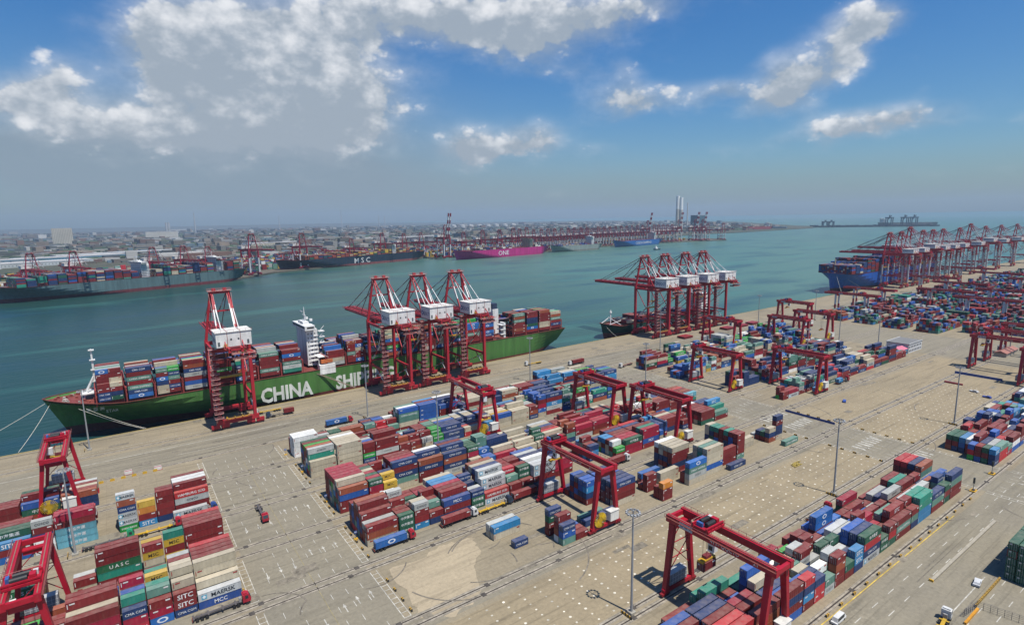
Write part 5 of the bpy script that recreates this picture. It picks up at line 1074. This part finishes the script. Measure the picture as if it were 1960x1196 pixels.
for k in range(6200):
    az=rc.uniform(R(13),R(100)); d=2300*math.exp(rc.uniform(0,1.75)); x,y=d*math.cos(az),d*math.sin(az)
    # keep to the land
    if x>2500 and y<2400+ (x-2500)*.12: continue
    if x>4700 and y< 2500+(x-4700)*1.0: continue
    if y<fq(min(x,2470))+650 and x<2700: continue
    sc=(d/3000)**.5; w=rc.uniform(14,70)*sc; dd=rc.uniform(12,30)*sc; h=rc.uniform(5,15)*(1 if rc.random()<.9 else 2.2)*sc**.8
    if rc.random()<.16: w*=3;dd*=1.6;h*=.7
    r=rc.choice([.34,.34,.1,.34+1.57]); kx,s_=math.cos(r),math.sin(r); V=CUBE*np.array([w,dd,h]); V2=np.stack([V[:,0]*kx-V[:,1]*s_+x,V[:,0]*s_+V[:,1]*kx+y,V[:,2]+h/2-1.2],1)
    b.add(V2,CF,jit(rc.choice(TC),rc,.3))
tag(b.build('distant_town',TOWN),'hazy town and works spread across the land beyond the port','town',kind='stuff')
b=MB()
for k in range(2600):
    az=rc.uniform(R(14),R(100)); d=2500*math.exp(rc.uniform(0,1.7)); x,y=d*math.cos(az),d*math.sin(az)
    if x>2500 and y<2450+(x-2500)*.12 or (x>4700 and y<2600+(x-4700)) or (y<fq(min(x,2470))+680 and x<2700): continue
    s=rc.uniform(10,38)*(d/3000)**.6; P=[]
    for i in range(6): a=i*math.pi/3; P.append((x+s*1.7*math.cos(a)*rc.uniform(.7,1.2),y+s*math.sin(a)*rc.uniform(.7,1.2),-1))
    t=rc.uniform(5,9); T_=[(p[0]*.75+x*.25,p[1]*.75+y*.25,t*rc.uniform(.7,1.2)) for p in P]
    b.add(P+T_+[(x,y,t*1.25)],[(i,(i+1)%6,(i+1)%6+6,i+6) for i in range(6)]+[(i+6,(i+1)%6+6,12) for i in range(6)],jit((.035,.065,.03),rc,.35))
tag(b.build('distant_woods',TOWN),'dark green woods and groves scattered through the far land','trees',kind='stuff')
# named far buildings
def tower(x,y,w,d,h,c,label,cat='building',rz=0,name='tower_block'):
    r=empty(name,(x,y,-1),rz); b=MB(); b.box(-w/2,w/2,-d/2,d/2,0,h,c); b.build('wall',TOWN,r); b=MB()
    for k in range(int(w/9)): b.box(-w/2+3+k*9,-w/2+6+k*9,-d/2-.3,-d/2,4,h-4,tuple(q*.6 for q in c))
    b.box(-w/2-.5,w/2+.5,-d/2-.5,d/2+.5,h,h+2,(.5,.5,.5)); b.build('window_band',TOWN,r); tag(r,label,cat); return r
tower(-250,5000,112,50,112,(.52,.49,.42),'broad pale tower block standing above the town at left')
tower(-300,2250,60,40,60,(.55,.57,.58),'white block at the left edge behind the containers',rz=.3)
tower(420,6300,260,60,60,(.60,.58,.52),'long cream warehouse on the left skyline',name='warehouse')
tower(4100,3080,95,80,120,(.06,.14,.19),'dark blue block right of the twin chimneys')
for i,(x,y,w,h,c,l) in enumerate([(-150,2600,420,14,(.12,.26,.36),'long blue roofed warehouse left of the cranes'),(60,2850,500,13,(.10,.22,.32),'second blue roofed warehouse behind the cranes'),(-180,2350,260,12,(.50,.54,.55),'pale roofed warehouse behind the left cranes'),(750,3300,340,16,(.55,.52,.42),'cream warehouse beyond the navy ship'),(1700,3500,420,16,(.60,.60,.58),'long white warehouse beyond the tall mast'),(2100,2900,380,14,(.62,.63,.62),'white warehouse beyond the magenta ship')]):
    tower(x,y,w,70,h,c,l,rz=.34,name='warehouse')
for i,(x,y) in enumerate([(3898,3132),(3914,3110)]):
    b=MB(); hh=[280,268][i]; n=8
    for k in range(n): b.cyl((0,0,hh*k/n),(0,0,hh*(k+1)/n),16.5-k*.3,(.85,.85,.83) if k>4 else (.50,.47,.42),14,16.2-k*.3)
    o=b.build('chimney',TOWN); o.location=(x,y,-1); tag(o,['taller pale power station chimney of the pair on the skyline','shorter pale chimney beside the taller one on the skyline'][i],'chimney')
b=MB(); b.cyl((0,0,0),(0,0,225),6,(.5,.5,.5),10,4.5); o=b.build('chimney',TOWN); o.location=(3960,3082,-1); tag(o,'thin pale chimney just right of the twin chimneys','chimney')
for i,(x,y,h) in enumerate([(560,7600,150),(585,7600,150),(870,7800,260),(3560,10500,330),(4000,9800,230),(4150,9900,210),(2300,9800,240)]):
    b=MB(); b.cyl((0,0,0),(0,0,h),14 if i<2 else 10,(.42,.44,.46),8,10 if i<2 else 5); o=b.build('skyline_tower',TOWN); o.location=(x,y,0); tag(o,f"{ordn(i)} thin tower on the hazy skyline from the left",'tower',group='thin skyline towers')
for i in range(9):
    b=MB(); b.cyl((0,0,0),(0,0,38),42,(.6,.6,.58),16); b.cyl((0,0,38),(0,0,44),42,(.55,.55,.53),16,10); o=b.build('storage_tank',TOWN); o.location=(4300+i*120,7900-i*60,0); tag(o,'white oil storage tank in the row on the far skyline','tank',group='white tanks on the skyline')
# black coal pier at right
b=MB(); b.bar((5060,2600,2),(5575,1840,2),60,10,(.03,.04,.05)); rk=random.Random(2)
for k in range(26): t=k/26; b.box(5060+500*t,5080+500*t,2600-740*t,2630-740*t,6,6+rk.uniform(3,9),(.03,.04,.05))
o=b.build('coal_pier',TOWN); tag(o,'long black coal pier reaching into the sea at right','pier')
for i,t in enumerate((.10,.15,.62,.74,.81)):
    b=MB(); w=20 if i<2 else 34; h=54 if i<2 else 88
    for sx in (-1,1):
        for sy in (-1,1): b.bar((sx*w/2,sy*20,0),(sx*w/2,sy*20,h*.75),6,6,(.05,.09,.12))
    b.box(-w*.6,w*.6,-26,26,h*.7,h*.8,(.05,.09,.12)); b.bar((0,0,h*.8),(0,0,h),8,8,(.05,.09,.12)); b.bar((-w,0,h*.55),(w,0,h*.95),6,6,(.05,.09,.12)); o=b.build('ship_unloader',TOWN); o.location=(5060+515*t,2600-760*t,4); tag(o,f"{ordn(i)} dark unloader on the coal pier from the left",'unloader',group='unloaders on the coal pier')
bulk,_=ship((5480,2260,0),R(-56),430,60,26,-4.5,(.20,.20,.20),(.2,.06,.05),lowtop=2); tag(bulk,'large grey bulk carrier behind the coal pier','ship'); house(bulk,20,30,60,26,60)
for i,(x,y) in enumerate([(5150,3000),(4950,2880),(5250,2950)]):
    o=None
# ---------------- haze ----------------
hz=MB(); hz.box(-11000,17000,-1500,18500,-10.5,420,(1,1,1)); hm=bpy.data.materials.new('air'); hm.use_nodes=True; nt=hm.node_tree; nt.nodes.clear(); out=nt.nodes.new('ShaderNodeOutputMaterial'); pv=nt.nodes.new('ShaderNodeVolumePrincipled'); pv.inputs['Color'].default_value=(.55,.72,.92,1); pv.inputs['Density'].default_value=.00005; pv.inputs['Anisotropy'].default_value=.15; nt.links.new(pv.outputs[0],out.inputs['Volume'])
o=hz.build('haze',hm); tag(o,kind='stuff')
print('objects',len(bpy.data.objects),'containers',len(CONT),'far',len(FAR))
